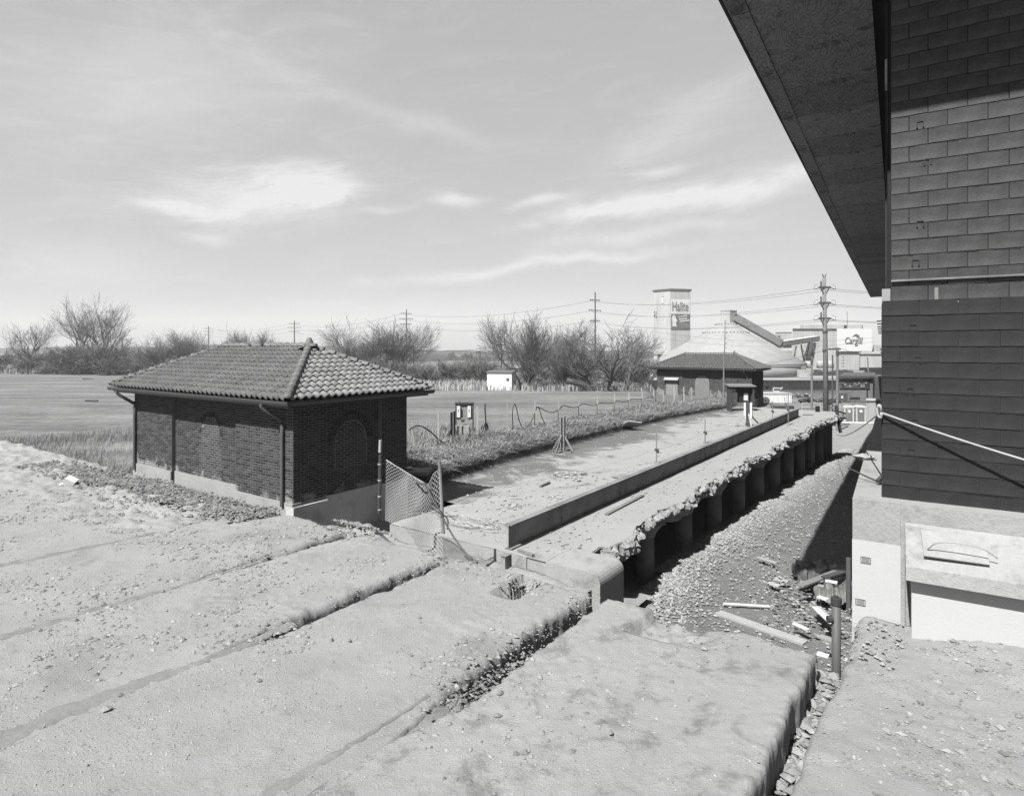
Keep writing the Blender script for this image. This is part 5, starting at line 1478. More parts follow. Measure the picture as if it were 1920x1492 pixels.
def upole(px, yt, yb, D, r, m, label, arm=0.0):
    p = at(px, yb, D); t_ = at(px, yt, D)
    root = thing('utility_pole', label, 'pole', p, 0, 'plain utility poles by the road')
    b = MB(); b.tube([(0, 0, -2), (0, 0, t_.z - p.z)], [r, r * .7], 8); b.build('mast', m, root)
    if arm: b = MB(); b.box((-.3, 0, t_.z - p.z - .2), (arm, .15, .15)); b.lathe((0, 0, t_.z - p.z - .9), ((r * .9, 0), (r * .9, .5)), 8); b.build('top_fitting', 'trim', root)
    return t_
U1 = upole(1522, 668, 769, 66, .14, 'pole', 'grey utility pole left of the tallest power pole', .5)
U2 = upole(1570, 651, 771, 64, .165, 'pole', 'grey utility pole right of the tallest power pole', 1.2)
U3 = upole(1561, 666, 746, 90, .13, 'poled', 'thin dark utility pole between two grey ones')
# antenna mast before the far house
pm = at(1357, 752, 44); root = thing('antenna_mast', 'tall thin antenna mast standing before the far brick house', 'mast', pm, 0)
b = MB(); hm = 152 / F * 44; b.tube([(0, 0, -.4), (0, 0, hm * .5), (.07, 0, hm * .66), (.10, 0, hm)], [.055, .05, .035, .022], 6); b.build('mast', 'pole', root)
b = MB()
for k in range(6): z = hm * (.66 + .06 * k); b.box((.16, 0, z), (.14, .02, .03))
b.build('antenna_rod', 'trim', root)
b = MB(); b.bar((0, 0, .35), (.30, 0, .75), .03, .03); b.bar((0, 0, .78), (.36, 0, .78), .03, .03); b.build('bracket', 'gutter', root)
def wire(p, q, s_, label, r=.022):
    b = MB(); b.tube(sag(p, q, s_), r, 3, False); tag(b.build('power_line', 'wire'), label, 'wire', 'power lines')
nm = ['top left', 'top right', 'middle left', 'middle right', 'bottom left', 'bottom right']
for k in range(6):
    wire(BP[k], T1[k], 1.3, nm[k] + ' wire from the tallest right pole to the pole behind the gnarled tree', .018)
    if k % 2 == 0:
        wire(T1[k], T2[k], 2.2, nm[k].split()[0] + ' wire from the pole behind the gnarled tree to the next pole left', .03)
        wire(T2[k], T3[k], 2.6, nm[k].split()[0] + ' wire from the pole by the rounded trees to the pole by the roof finial', .035)
        wire(T3[k], T4[k], 2.4, nm[k].split()[0] + ' wire between the two poles above the roof', .04)
    wire(BP[k], BP[k] + Vector((60, 30, 2.0)), .8, nm[k] + ' wire leaving the tallest right pole to the right', .018)
wire(U2, at(1200, 664, 130), 2.6, 'low slack line crossing before the dome to the grey right pole', .02)
wire(U2, at(1680, 664, 60), .4, 'low line leaving the grey right pole to the right', .02)
wire(U1 + Vector((0, 0, -6)), at(1330, 700, 80), .6, 'lowest line before the dome wall', .02)
wire(T7[0], T8[0], .6, 'low line between the two short poles beyond the field', .03)
wire(T8[0], at(560, 645, 150), .8, 'low line leaving the short pole to the left', .03)
for k, (ya, yb2) in enumerate(((622, 633), (633, 641))):
    wire(at(1228, ya, 190), at(1640, yb2, 175), 2.0, ('upper' if k == 0 else 'lower') + ' faint line passing high before the salt dome', .03)

# ------------------------------------------------------------------ far shore: river, quay, salt works
b = MB(); b.add([(-40, 108, -9.6), (420, 108, -9.6), (420, 252, -9.6), (-40, 252, -9.6)], [(0, 1, 2, 3)]); b.build('river', 'water')['kind'] = 'structure'
QZ = -6.95; QY = 190
b = MB(); b.box2((14, QY + .5, -13), (560, 420, QZ)); b.build('quay', 'bank')['kind'] = 'structure'
# sheet piling: one rib after another, joined
b = MB(); x = 14.0; k = 0
while x < 330:
    b.box2((x, QY - .15 - (.45 if k % 2 else 0), -12), (x + .62, QY + .49, QZ - .05)); x += .625; k += 1
o = b.build('sheet_piling', 'pile'); tag(o, 'dark ribbed sheet-pile wall along the far side of the river', 'wall')
b = MB(); b.box2((14, QY - .5, QZ - .045), (330, QY + .6, QZ + .25)); o2 = b.build('coping', 'pile', o)
# timber fenders casting the tooth-like row below
for k in range(30):
    p = at(1468 + k * 2.9, 724, QY - .9); q = MB(); q.box2((-.17, -.2, -3.0), (.17, .2, .6)); oo = q.build('fender', 'black', o); oo.location = p
b = MB(); b.box2((2, 104, -9.7), (160, 112.5, -5.75)); b.build('near_quay', 'yard')['kind'] = 'structure'
b = MB(); b.add([(-4, 58, -5.86), (160, 58, -5.86), (160, 112, -5.86), (-4, 112, -5.86)], [(0, 1, 2, 3)]); b.build('yard', 'yard')['kind'] = 'structure'

def far_box(name, px0, px1, yt, yb, D, depth, m, parent=None, rz=0.0):
    a, c = at(px0, yb, D), at(px1, yt, D); b = MB(); b.prism([(a.x, D, a.z), (c.x, D, a.z), (c.x, D, c.z), (a.x, D, c.z)], (depth * .62, depth, 0)); return b.build(name, m, parent)
def text_mesh(body, h, width, shear=0.0, ext=.05, bold=0.0):
    cu = bpy.data.curves.new(body, 'FONT'); cu.body = body; cu.size = 1; cu.extrude = ext; cu.shear = shear; cu.offset = bold; cu.resolution_u = 3
    o = bpy.data.objects.new('t', cu); COL.objects.link(o); dg = bpy.context.evaluated_depsgraph_get()
    me = bpy.data.meshes.new_from_object(o.evaluated_get(dg)); bpy.data.objects.remove(o)
    n = len(me.vertices); co = np.empty(n * 3); me.vertices.foreach_get('co', co); co = co.reshape(-1, 3)
    lo, hi = co.min(0), co.max(0)
    co[:, 0] = (co[:, 0] - lo[0]) / (hi[0] - lo[0]) * width; co[:, 1] = (co[:, 1] - lo[1]) / (hi[1] - lo[1]) * h
    me.vertices.foreach_set('co', co.reshape(-1)); me.update(); return me
# tall head tower with the sign
TD_ = 300; k_ = TD_ / F
cor = at(1257, 690, TD_); ta = R(38)        # corner nearest to us; the right face runs back to the right
root = thing('mine_tower', 'tall pale tower carrying the Halite sign', 'tower', (cor.x, TD_, QZ), 0)
ztop = (650 - 541) * k_ + CAMZ - QZ
vr = Vector((math.cos(R(14)), math.sin(R(14)), 0)); vl = Vector((-math.cos(R(50)), math.sin(R(50)), 0))
wr_, wl_ = 38 * k_ / (vr.x - (1257 - CX) / F * vr.y) , 32 * k_ / (-vl.x + (1257 - CX) / F * vl.y)
O_ = Vector((0, 0, 0))
b = MB(); b.prism([O_, vr * wr_, vr * wr_ + vl * wl_, vl * wl_], (0, 0, ztop - 1.0)); b.build('wall', 'tower', root)
b = MB(); g_ = .35; b.prism([O_ - (vr + vl) * g_ + Vector((0, 0, ztop - .99)), vr * (wr_ + g_) - vl * g_ + Vector((0, 0, ztop - .99)), vr * (wr_ + g_) + vl * (wl_ + g_) + Vector((0, 0, ztop - .99)), vl * (wl_ + g_) - vr * g_ + Vector((0, 0, ztop - .99))], (0, 0, .95)); b.build('parapet', 'trim', root)
nr = Vector((vr.y, -vr.x, 0)); nl = Vector((-vl.y, vl.x, 0)); nl = nl if nl.y < 0 else -nl
def onr(u, y, off=.1): return vr * (u * wr_) + nr * off + Vector((0, 0, CAMZ - QZ - (y - HY) * k_))
def onl(u, y, off=.1): return vl * (u * wl_) + nl * off + Vector((0, 0, CAMZ - QZ - (y - HY) * k_))
def panel_r(name, u0, u1, y0, y1, m, par, off=.1, th=.12):
    b = MB(); b.prism([onr(u0, y1, off), onr(u1, y1, off), onr(u1, y0, off), onr(u0, y0, off)], -nr * th); return b.build(name, m, par)
def panel_l(name, u0, u1, y0, y1, m, par, off=.1, th=.12):
    b = MB(); b.prism([onl(u0, y1, off), onl(u1, y1, off), onl(u1, y0, off), onl(u0, y0, off)], -nl * th); return b.build(name, m, par)
panel_r('grey_band', .02, .98, 549, 700, 'towerd', root, .03, .06)
s1 = panel_r('sign_panel', .04, .96, 561, 588.3, 'sign', root, .16)
s2 = panel_r('sign_panel', .04, .96, 588.8, 618.5, 'signg', root, .16)
me = text_mesh('Halite', 18 * k_, .80 * wr_, 0, .05, .012); me.materials.append(M['signg'])
o = obj('lettering', me, s1); ang = math.atan2(vr.y, vr.x); o.matrix_local = Matrix.Translation(onr(.09, 583.5, .24)) @ Matrix.Rotation(ang, 4, 'Z') @ Matrix.Rotation(R(90), 4, 'X')
b = MB()
for k in range(13): b.prism([onr(.30 + k * .047, 586.4, .19), onr(.325 + k * .047, 586.4, .19), onr(.325 + k * .047, 585.2, .19), onr(.30 + k * .047, 585.2, .19)], nr * .03)
b.build('small_print', 'towerd', s1)
# generic pale sack shape and slanting print on the lower panel
pl = [(.08, 612), (.10, 605), (.06, 598), (.09, 592), (.16, 590.5), (.24, 592), (.26, 597), (.33, 600.5), (.27, 604), (.27, 608), (.31, 612)]
b = MB(); b.prism([onr(u, y, .18) for u, y in pl], nr * .05); b.build('sack_picture', 'sign', s2)
b = MB()
rs = np.random.RandomState(2)
for j, (u0, u1, y) in enumerate(((.38, .80, 594), (.42, .80, 598.5), (.46, .92, 602.5))):
    u = u0
    while u < u1:
        w_ = .03 + .02 * rs.rand(); dy = -(u - u0) * 6; b.prism([onr(u, y + dy + 1.2, .18), onr(u + w_, y + dy + 1.0, .18), onr(u + w_, y + dy - 1.2 - .6 * (rs.rand() > .5), .18), onr(u, y + dy - 1.2, .18)], nr * .04); u += w_ + .012
b.build('slogan_print', 'sign', s2)
b = MB()
for k in range(16):
    u, y = .38 + .5 * rs.rand(), 607 + 7 * rs.rand(); b.prism([onr(u, y + .5, .18), onr(u + .035, y + .3, .18), onr(u + .035, y - .3, .18), onr(u, y - .5, .18)], nr * .03)
b.build('salt_heap_picture', 'towerd', s2)
panel_l('window', .40, .52, 556, 568, 'sign', root, .12)
panel_l('window_frame', .385, .535, 555, 569, 'trim', root, .06, .1)
panel_l('stained_strip', .39, .53, 570, 640, 'towerd', root, .03, .06)
panel_l('corner_post', .74, .76, 552, 690, 'towerd', root, .12)
panel_l('loading_door', .55, .78, 664, 690, 'black', root, .1)
panel_l('door_canopy', .48, .98, 659, 664, 'towerd', root, .5, .5)
b = MB()
for (u, y, h_) in ((.93, 582, 3), (.93, 588, 4), (.82, 583, 2), (.83, 587, 3), (.90, 592, 2), (.80, 592, 3)): b.prism([onl(u, y + h_, .14), onl(u + .05, y + h_, .14), onl(u + .05, y, .14), onl(u, y, .14)], -nl * .1)
b.build('vent_marks', 'black', root)

# salt dome
DD = 236; kd = DD / F; dc = at(1361, 708, DD); rd = 137 * kd
root = thing('salt_dome', 'broad grey storage dome with a conical roof', 'dome', (dc.x, DD, QZ), 0)
zw = (650 - 679) * kd + CAMZ - QZ; za = (650 - 601) * kd + CAMZ - QZ
b = MB(); b.lathe((0, 0, -.5), ((rd * .985, 0), (rd * .985, zw + .5)), 72); b.build('wall', 'dome', root, True)
b = MB(); b.lathe((0, 0, 0), ((rd * .992, zw - .5), (rd * .996, zw), (rd * .60, zw + (za - zw) * .40), (rd * .30, zw + (za - zw) * .70), (rd * .06, za)), 72); b.build('cone_roof', 'dome', root, True)
b = MB()
for rr, zz, n in ((.30, .70, 40), (.14, .90, 22)):
    for k in range(n): a = 2 * PI * k / n; b.box((rd * rr * math.cos(a) * 1.0, rd * rr * math.sin(a), zw + (za - zw) * zz + .15), (.35, .35, .3))
b.build('roof_vent', 'trim', root)
b = MB(); b.lathe((0, 0, 1.2 + zw * .55), ((rd * .992, 0), (rd * .992, .35)), 72); b.build('rail_band', 'towerd', root)
hh = thing('head_house', 'small pale hut on the very top of the dome', 'hut', (dc.x + 1.0, DD, QZ + za - .8), R(35))
b = MB(); b.box2((-2.1, -2.1, 0), (2.1, 2.1, 4.4)); b.build('wall', 'tower', hh)
b = MB(); b.box2((-2.25, -2.25, 4.41), (2.25, 2.25, 4.6)); b.build('roof', 'towerd', hh)
# conveyor gallery down to the transfer tower
def gallery(p, q, w_, h_, label, m, roofm):
    root = thing('conveyor_gallery', label, 'conveyor', (0, 0, 0), 0, 'enclosed conveyors of the salt works')
    b = MB(); b.bar(p, q, w_, h_); b.build('housing', m, root)
    b = MB(); b.bar(p - Vector((0, 0, h_ * .62)), q - Vector((0, 0, h_ * .62)), w_ * .8, h_ * .18); b.build('truss', 'trim', root)
    b = MB(); b.bar(p + Vector((0, 0, h_ * .53)), q + Vector((0, 0, h_ * .53)), w_ * 1.05, h_ * .05); b.build('cover', roofm, root)
    return root
gallery(at(1379, 595, 234), at(1464, 643, 232), 2.6, 2.7, 'long conveyor gallery slanting down from the dome top', 'gallery', 'towerd')
gallery(at(1464, 644, 232), at(1531, 634, 246), 2.6, 1.6, 'second conveyor rising from the transfer house to the right building', 'gallery', 'sign')
root = thing('transfer_house', 'grey box-like house where the two conveyors meet', 'tower', at(1470, 650, 238), R(10))
b = MB(); b.box2((-2.2, -1.5, -.5), (2.2, 2, 5.3)); b.build('wall', 'towerd', root); b = MB(); b.box2((-2.3, -1.6, 5.31), (2.3, 2.1, 5.5)); b.build('roof', 'trim', root)
b = MB(); b.box2((-2.6, -1.2, 4.2), (-2.21, 0, 5.0)); b.build('duct', 'toiletw', root)
root = thing('trestle', 'steel trestle legs holding up the second conveyor', 'trestle', (0, 0, 0))
for a, c in (((1493, 648), (1489, 672)), ((1502, 646), (1509, 688)), ((1517, 643), (1510, 688)), ((1524, 642), (1527, 664))):
    b = MB(); b.bar(at(*a, 243), at(*c, 243), .4, .4); b.build('leg', 'trim', root)
for a, c in (((1504, 655), (1514, 668)), ((1514, 655), (1506, 668)), ((1507, 668), (1512, 686))):
    b = MB(); b.bar(at(*a, 243), at(*c, 243), .15, .15); b.build('cross_brace', 'trim', root)
b = MB(); b.prism([at(1519, 642, 249), at(1531, 642, 249), at(1523, 688, 249), at(1507, 688, 249)], (0, 2, 0)); b.build('chute', 'trim', root)

# Cargill building
root = thing('salt_works_building', 'pale salt works building with the white Cargill sign', 'building', (0, 0, 0))
far_box('wall', 1486, 1568.4, 617, 699, 262, 30, 'tower', root)
far_box('wall', 1568.5, 1635, 656, 699, 261, 30, 'towerd', root)
far_box('roof_edge', 1486, 1569, 616, 617.4, 261.5, 31, 'trim', root)
far_box('roof_house', 1500, 1616, 609, 622, 275, 12, 'tower', root)
far_box('window', 1557, 1562.5, 626, 641, 261.8, .3, 'glassd', root)
far_box('inner_block', 1548, 1569, 622, 699, 261.6, .3, 'tower', root)
sg = far_box('sign_panel', 1569, 1635, 616, 658.5, 260, .6, 'sign', root)
me = text_mesh('Cargill', 16.5 * 260 / F, 33 * 260 / F, .18, .06, .004); me.materials.append(M['signd'])
o = obj('lettering', me, sg); p = at(1584.6, 648.8, 259.9); o.matrix_local = Matrix.Translation(p) @ Matrix.Rotation(R(90), 4, 'X')
arc = []
for k in range(11):
    u = k / 10; arc.append((1597 + 14.5 * u, 633.5 - 7.2 * math.sin(PI * (u * .85 + .0)) ** .8 * (1 if k else 0)))
low = [(1611.8, 634.2), (1609, 633.6), (1606, 631.2), (1603, 629.6), (1600.5, 629.8), (1598.5, 631.5)]
b = MB(); b.prism([at(x, y, 259.85) for x, y in arc + low], (0, -.06, 0)); b.build('leaf_mark', 'signg', sg)
for k in range(5): far_box('panel_mark', 1580, 1582, 662 + 6 * k, 663.6 + 6 * k, 260.8, .2, 'trim', root)
b = MB(); b.tube([at(1588.5, 616, 262), at(1588.5, 584, 262)], .10, 5); tag(b.build('antenna', 'trim'), 'thin antenna on the roof above the white sign', 'antenna')
b = MB(); p = at(1585, 616, 262); b.box((p.x, p.y, p.z + .7), (.7, .7, 1.4)); tag(b.build('roof_vent_box', 'black'), 'small black box on the roof above the white sign', 'vent')
root = thing('loading_hall', 'pale loading hall with a dark open base right of the salt works', 'building', (0, 0, 0))
far_box('wall', 1612, 1700, 664, 689, 215, 30, 'tower', root); far_box('roof', 1611, 1700, 661, 663.6, 214.5, 31, 'towerd', root)
far_box('dark_base', 1611, 1700, 689.3, 694.5, 214.6, 30, 'black', root); far_box('corner_trim', 1611.6, 1612.6, 664, 689, 214.8, .4, 'trim', root)
for k in range(3): far_box('roof_cap', 1617 + 12 * k, 1619 + 12 * k, 658.6, 660.8, 220, 1, 'toiletw', root)
far_box('annex', 1637, 1700, 647, 660, 265, 20, 'towerd', None); tag(bpy.data.objects['annex'], 'pale annex just right of the white sign', 'building')
for k, px in enumerate((1516, 1538, 1557)):
    p = at(px, 690, 225); b = MB(); b.lathe((0, 0, 0), ((1.25, 0), (1.25, 2.4), (1.1, 2.55)), 20); o = b.build('storage_tank', 'towerd', smooth=True); o.location = p; tag(o, ['leftmost', 'middle', 'rightmost'][k] + ' of three small round tanks below the salt works', 'tank', 'small round tanks')
b = MB()
for j in range(5):
    for k in range(5):
        a = at(1497 + k * 5.4, 706 - j * 2.6, 205); b.box((a.x + .4, 205 + .1 * random.random(), a.z + .2), (.92, 1.4, .42))
tag(b.build('bag_stack', 'salt'), 'stack of white salt bags by the dome wall', 'stack', None, 'stuff')
def heap(name, px0, px1, yt, yb, D, m, label, cat='heap', n=30):
    a, c = at(px0, yb, D), at(px1, yt, D); u = np.linspace(0, 1, n); v = np.linspace(0, 1, 12); U, Vv = np.meshgrid(u, v, indexing='ij')
    wd = (c.x - a.x); dep = max(3.0, wd * .25)
    H_ = (c.z - a.z) * np.minimum(1, 3.2 * np.sin(PI * U)) * np.sin(PI * Vv) ** .8 * (.85 + .35 * fbm(U * 8 + px0, Vv * 2, 3))
    P = np.stack([a.x + U * wd, D + Vv * dep, a.z - .2 + H_], -1); o = grid(name, P, m); tag(o, label, cat)
heap('dark_heap', 1526, 1612, 692.5, 703, 200, 'far', 'long dark heap on the far quay below the tanks')
heap('salt_heap', 1060, 1224, 700, 722, 205, 'salt', 'long bright salt heap left of the tall tower')
heap('salt_heap', 700, 900, 693, 703, 240, 'salt', 'low bright heap seen through shrubs beyond the field')
heap('salt_heap', 1180, 1232, 693, 712, 215, 'salt', 'steep bright salt heap close against the tall tower')
heap('coal_cone', 834, 890, 656, 695, 420, 'hill', 'dark cone-shaped heap on the skyline left of the shed', 'heap', 24)
# hills on the horizon
def hill(px0, px1, yt, D, label):
    u = np.linspace(0, 1, 90); v = np.linspace(0, 1, 9); U, Vv = np.meshgrid(u, v, indexing='ij')
    x0, x1 = at(px0, 650, D).x, at(px1, 650, D).x; H_ = (HY - yt) / F * D + CAMZ + 9
    e = sstep(0, .12, U) * sstep(1, .88, U)
    Z = -9 + e * H_ * np.sin(PI * np.minimum(Vv * .5 + .0, .5)) * (.8 + .35 * fbm(U * 9 + px0, U * 0, 4) + .08 * fbm(U * 90, U * 0, 2))
    P = np.stack([x0 + U * (x1 - x0), D + Vv * 160, Z], -1); o = grid('hill', P, 'hill', kind='structure')
hill(-500, 700, 646, 900, ''); hill(480, 1300, 655, 700, ''); hill(1000, 1330, 657, 480, ''); hill(1500, 2300, 652, 900, ''); hill(-500, 620, 664, 300, ''); hill(520, 1240, 672, 330, '')
# pale low roofs beyond the field
for k, (a, c, y0, y1, lb) in enumerate(((738, 778, 683, 688, 'long low pale roof beyond the big rounded trees'), (952, 990, 683, 697, 'pale house with a hip roof behind the forked tree'), (122, 158, 672, 684, 'pale low house behind the left thicket'))):
    root = thing('far_building', lb, 'building', (0, 0, 0)); far_box('wall', a + 2, c - 2, (y0 + y1) / 2, y1 + 6, 230, 8, 'towerd', root)
    p, q = at(a, (y0 + y1) / 2, 229), at(c, y0, 229); b = MB(); b.add([(p.x, 229, p.z), (q.x, 229, p.z), (q.x, 239, p.z), (p.x, 239, p.z), (p.x + 2, 234, q.z), (q.x - 2, 234, q.z)], [(0, 1, 5, 4), (1, 2, 5), (2, 3, 4, 5), (3, 0, 4), (3, 2, 1, 0)]); b.build('roof', 'bank', root)

# ------------------------------------------------------------------ near yard: toilets, trailer, tyres, rails, old brick works
def toilet(px, label, rz):
    p = at(px, 791, 76); root = thing('portable_toilet', label, 'toilet', p, rz, 'portable toilets')
    b = MB(); b.box2((-.56, -.56, .0), (.56, .56, 1.82)); b.build('cabin', 'toiletw', root)
    b = MB(); b.box2((-.36, -.60, .10), (.36, -.563, 1.70)); d = b.build('door', 'toilet', root)
    b = MB(); b.lathe((0, -.606, 1.35), ((.0, 0), (.0, 0)), 3) if False else b.prism([(.19 * math.cos(2 * PI * k / 14), -.603, 1.38 + .17 * math.sin(2 * PI * k / 14)) for k in range(14)], (0, -.006, 0)); b.build('round_emblem', 'sign', d)
    b = MB(); b.prism([(-.60, -.62, 1.83), (.60, -.62, 1.83), (.56, -.62, 1.93), (.3, -.62, 1.99), (-.3, -.62, 1.99), (-.56, -.62, 1.93)], (0, 1.24, 0)); b.build('roof', 'sign', root)
    b = MB(); b.box2((-.6, -.62, -.12), (.6, .62, -.002)); b.build('skid', 'woodp', root)
    b = MB(); b.tube([(.45, .5, 1.8), (.45, .5, 2.15)], .05, 8); b.build('vent_pipe', 'toilet', root)
toilet(1591, 'left one of two grey portable toilets at the end of the gravel road', R(-24)); toilet(1612.5, 'right one of two grey portable toilets, beside the pale container', R(-20))
b = MB(); b.bar(at(1578, 791.5, 75), at(1642, 792.5, 74), .25, .16); tag(b.build('kerb_timber', 'sign'), 'pale timber laid across the end of the gravel road', 'timber')
root = thing('container', 'pale corrugated container right of the portable toilets', 'container', (0, 0, 0)); far_box('body', 1624, 1668, 752, 792, 78, 2.4, 'tower', root)
far_box('lid', 1623.6, 1668, 749.8, 751.7, 77.9, 2.6, 'towerd', root)
for k in range(8): far_box('slot', 1627 + 2.9 * k, 1628.5 + 2.9 * k, 753.4, 754.4, 77.95, .1, 'black', root)
# white trailer and tyres
root = thing('box_trailer', 'long white box trailer parked beyond the far brick house', 'trailer', at(1452, 757, 88), R(2))
L_ = 66 * 88 / F
b = MB(); b.box2((-L_ * .62, 0, .15), (L_ / 2, 2.4, 1.42)); b.build('body', 'truck', root); b = MB(); b.box2((-L_ * .62, -.03, 1.43), (L_ / 2, 2.43, 1.52)); b.build('roof', 'toiletw', root)
b = MB(); b.box2((-L_ * .62, -.03, 1.28), (L_ / 2, -.002, 1.33)); b.build('trim_strip', 'toilet', root)
for k in range(9): q = MB(); q.box2((-L_ / 2 + k * .6, -.02, .2), (-L_ / 2 + k * .6 + .03, -.002, 1.27)); q.build('panel_rib', 'toiletw', root)
for k, px in enumerate((1428, 1435)):
    p = at(px, 751, 72); b = MB(); prof = [(.20, -.16), (.42, -.17), (.46, -.1), (.46, .1), (.42, .17), (.20, .16)]
    b.lathe((0, 0, 0), prof, 18); o = b.build('tyre', 'tyre', smooth=True); o.location = p; o.rotation_euler = (R(80), R(15 if k else -10), 0); tag(o, ('left' if k == 0 else 'right') + ' one of two big tyres standing before the white trailer', 'tyre', 'big tyres')
# tubular rails
root = thing('guard_rail', 'pale tubular guard rail along the road beyond the platform', 'rail', (0, 0, 0))
for px in (1504, 1521, 1538, 1556, 1575, 1590):
    b = MB(); b.tube([at(px, 772, 72), at(px, 756, 72)], .05, 6); b.build('rail_post', 'toiletw', root)
for y in (756, 763.5): b = MB(); b.tube([at(1503, y, 72), at(1592, y + 1, 72)], .05, 6); b.build('rail', 'toiletw', root)
# steel frame sign and junk behind the trailer
root = thing('frame_sign', 'white rectangular steel frame beyond the trailer', 'frame', (0, 0, 0))
for a, c in (((1450, 727), (1465, 728)), ((1450, 733), (1461, 733.5)), ((1450, 727), (1450, 733)), ((1463, 730), (1467, 726))): b = MB(); b.bar(at(*a, 100), at(*c, 100), .12, .14); b.build('bar', 'sign', root)
def junk(name, px0, px1, y, D, n, r, m, label):
    b = MB()
    for i in range(n): p = at(px0 + (px1 - px0) * random.random(), y + random.gauss(0, 1.5), D + random.random()); b.rock(p, r * random.uniform(.5, 1.2), (1.2, .8, .7), .35)
    tag(b.build(name, m), label, 'scrap', None, 'stuff')
junk('scrap_pile', 1500, 1545, 750, 84, 34, .35, 'trim', 'dark scrap and machine parts behind the guard rail')
junk('scrap_pile', 1436, 1446, 724, 104, 10, .4, 'black', 'dark scrap near the water behind the trailer')
junk('scrap_pile', 1555, 1572, 752, 84, 16, .35, 'black', 'dark scrap between the two right utility poles')
junk('pale_scrap', 1480, 1520, 741, 92, 16, .35, 'wood', 'pale scrap timber on the bank behind the trailer')
root = thing('planter_box', 'dark low planter box at the end of the platform', 'planter', at(1470, 768, 46), 0)
b = MB(); b.box2((-.75, 0, -.1), (.75, .5, .28)); b.build('box', 'woodd', root); b = MB(); b.box2((-.7, .05, .281), (.7, .45, .30)); b.build('soil', 'soil', root)
b = MB(); b.box2((-.1, -.1, 0), (.1, .1, .35)); o = b.build('bollard', 'black'); o.location = onz(1533, 772, PZ_); tag(o, 'short dark bollard at the end of the platform', 'bollard')
dplank(1505, 777, 1525, 778, .10, .03, 'woodd', 'dark timber lying beyond the far beam')
# old brick works with patched windows
root = thing('brick_works', 'old brick works with a band of patched windows', 'building', (0, 0, 0))
D3 = 104
far_box('wall', 1573, 1637, 709, 772, D3, 12, 'wallb', root); far_box('roof', 1572, 1640, 704.5, 708.6, D3 - .6, 14, 'trim', root); far_box('cornice', 1574, 1631, 708.8, 711, D3 - .25, .2, 'salt', root)
fr = far_box('window_band', 1574, 1631, 712, 726, D3 - .06, .05, 'glassd', root)
rs = np.random.RandomState(9)
for j in range(4):
    for k in range(13):
        q = far_box('pane', 1574.4 + 4.33 * k, 1578.3 + 4.33 * k, 712.3 + 3.4 * j, 715.2 + 3.4 * j, D3 - .12 - .01 * (k % 2), .05, ['glassd', 'toilet', 'bank', 'wallb', 'glassd', 'trim'][rs.randint(6)], fr)
far_box('sill', 1574, 1631, 726.3, 728, D3 - .2, .15, 'trim', root)
far_box('doorway', 1593, 1612.5, 745, 758, D3 - .08, .07, 'black', root); far_box('door_leaf', 1594, 1602.5, 749, 760, D3 - .12, .03, 'toilet', root); far_box('door_leaf', 1603.5, 1612, 749, 760, D3 - .12, .03, 'toilet', root)
far_box('dark_bay', 1573, 1589, 737, 762, D3 - .07, .06, 'trim', root); far_box('notice', 1577, 1581, 742, 747, D3 - .12, .04, 'sign', root); far_box('notice', 1573.5, 1580, 752, 756, D3 - .12, .04, 'wood', root)
far_box('downpipe', 1625, 1627, 731, 744, D3 - .15, .12, 'black', root)
root = thing('dark_shed', 'dark tall shed squeezed between brick works and block building', 'shed', (0, 0, 0)); far_box('wall', 1640, 1690, 706, 770, 96, 8, 'trim', root); far_box('corner_post', 1636.5, 1639.6, 708, 772, 95.9, 1, 'black', root)
b = MB(); b.tube([at(1628, 700, 150), at(1627, 671, 150), at(1625, 670, 150)], .14, 6); tag(b.build('lamp_post', 'pole'), 'thin lamp post before the pale loading hall', 'lamp post')
# scraps of bent sheet sticking out behind the pier
b = MB()
for y in (602, 608, 613, 617, 621, 625, 655, 661): b.bar(at(1645.5 + (y - 600) * .12, y, 30), at(1656, y - .5, 30.2), .10, .05)
tag(b.build('bent_sheets', 'black'), 'bent dark sheet edges sticking out behind the block pier', 'sheet')
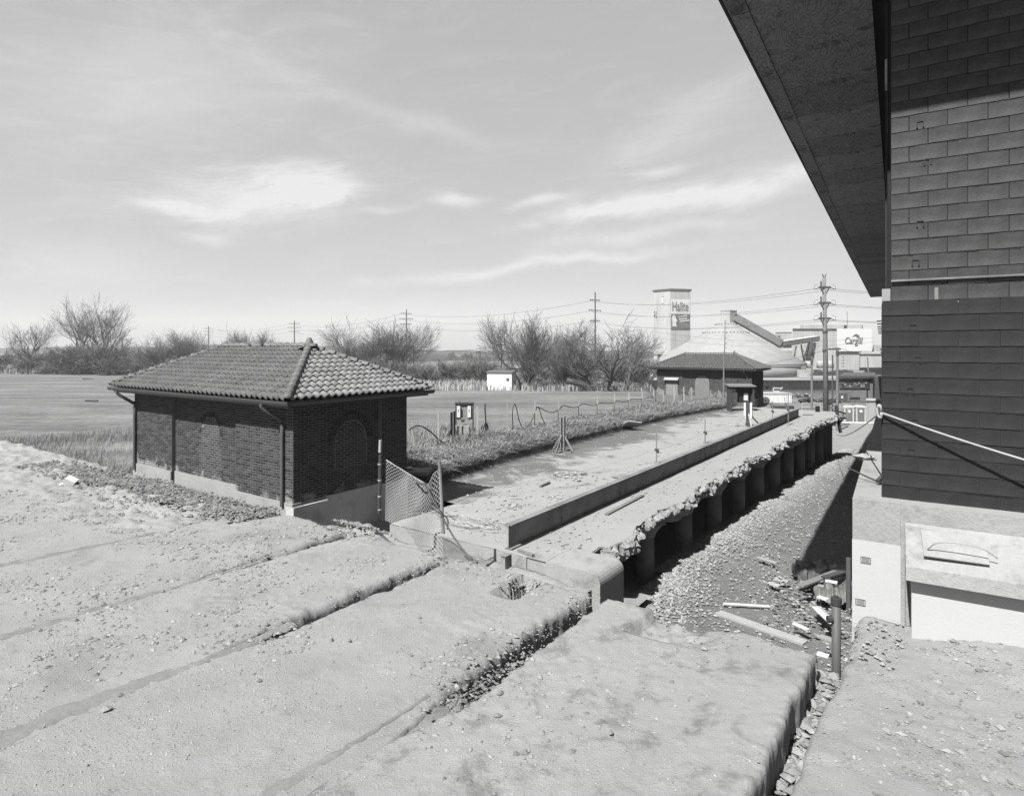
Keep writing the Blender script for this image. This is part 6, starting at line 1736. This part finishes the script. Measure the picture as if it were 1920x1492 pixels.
# rope line across the trench end
b = MB(); b.tube(sag(onz(1520, 792, PZ_), at(1560, 802, 40), .3) + sag(at(1560, 802, 40), V(-.17, 9.66, 2.63), .4), .012, 4); tag(b.build('trench_rope', 'galv'), 'thin rope strung across the far end of the trench to the pier', 'rope')
root = thing('trench_post', 'dark leaning post at the far end of the platform beside the toilets', 'post', onz(1576, 777, PZ_), 0)
b = MB(); b.bar((0, 0, -1.1), (-.28, 0, .55), .14, .14); b.build('post', 'woodd', root); b = MB(); b.bar((-.35, 0, .25), (.3, 0, .05), .07, .1); b.build('arm', 'black', root)
# far left clutter
for px, py, w_, lb in ((172, 753, .9, 'dark board lying nearest on the left of the field'), (165, 711, 2.0, 'dark thing lying mid-field at the far left'), (222, 702, 1.6, 'dark scrap far out on the field below the tall trees')):
    D = 40.0
    for _ in range(40): D = (CAMZ - float(terrain_z(np.array((px - CX) / F * D), np.array(D)))) * F / (py - HY)
    b = MB(); b.box((0, 0, 0), (w_, .35 * w_, .12), (.08, .05, .2)); o = b.build('field_scrap', 'woodd'); o.location = (((px - CX) / F * D), D, float(terrain_z(np.array((px - CX) / F * D), np.array(D))) + .06); tag(o, lb, 'scrap')
b = MB(); b.box((0, 0, 0), (.26, .2, .16), (.3, .5, .2)); b.box((-.2, .02, -.06), (.2, .16, .01), (.1, -.3, .5)); o = b.build('torn_carton', 'sign'); o.location = onz(133, 902, .12); tag(o, 'torn white carton lying in the weeds left of the near house', 'carton')

# ------------------------------------------------------------------ thin spring haze: the far shore and trees pale with distance
def haze():
    b = MB(); b.box2((-1500, -70, -14), (1500, 1500, 70)); o = b.build('haze', None); o['kind'] = 'stuff'
    o['label'] = 'thin pale haze over the field and the river'
    m = bpy.data.materials.new('haze_air'); m.use_nodes = True; t = NT(m.node_tree); t.n.clear()
    out = t.new('ShaderNodeOutputMaterial'); v = t.new('ShaderNodeVolumePrincipled'); v.inputs['Density'].default_value = .0003; v.inputs['Color'].default_value = (.9, .9, .9, 1)
    t.link(v.outputs[0], out.inputs['Volume']); o.data.materials.append(m)
HAZE = True
if HAZE: haze()
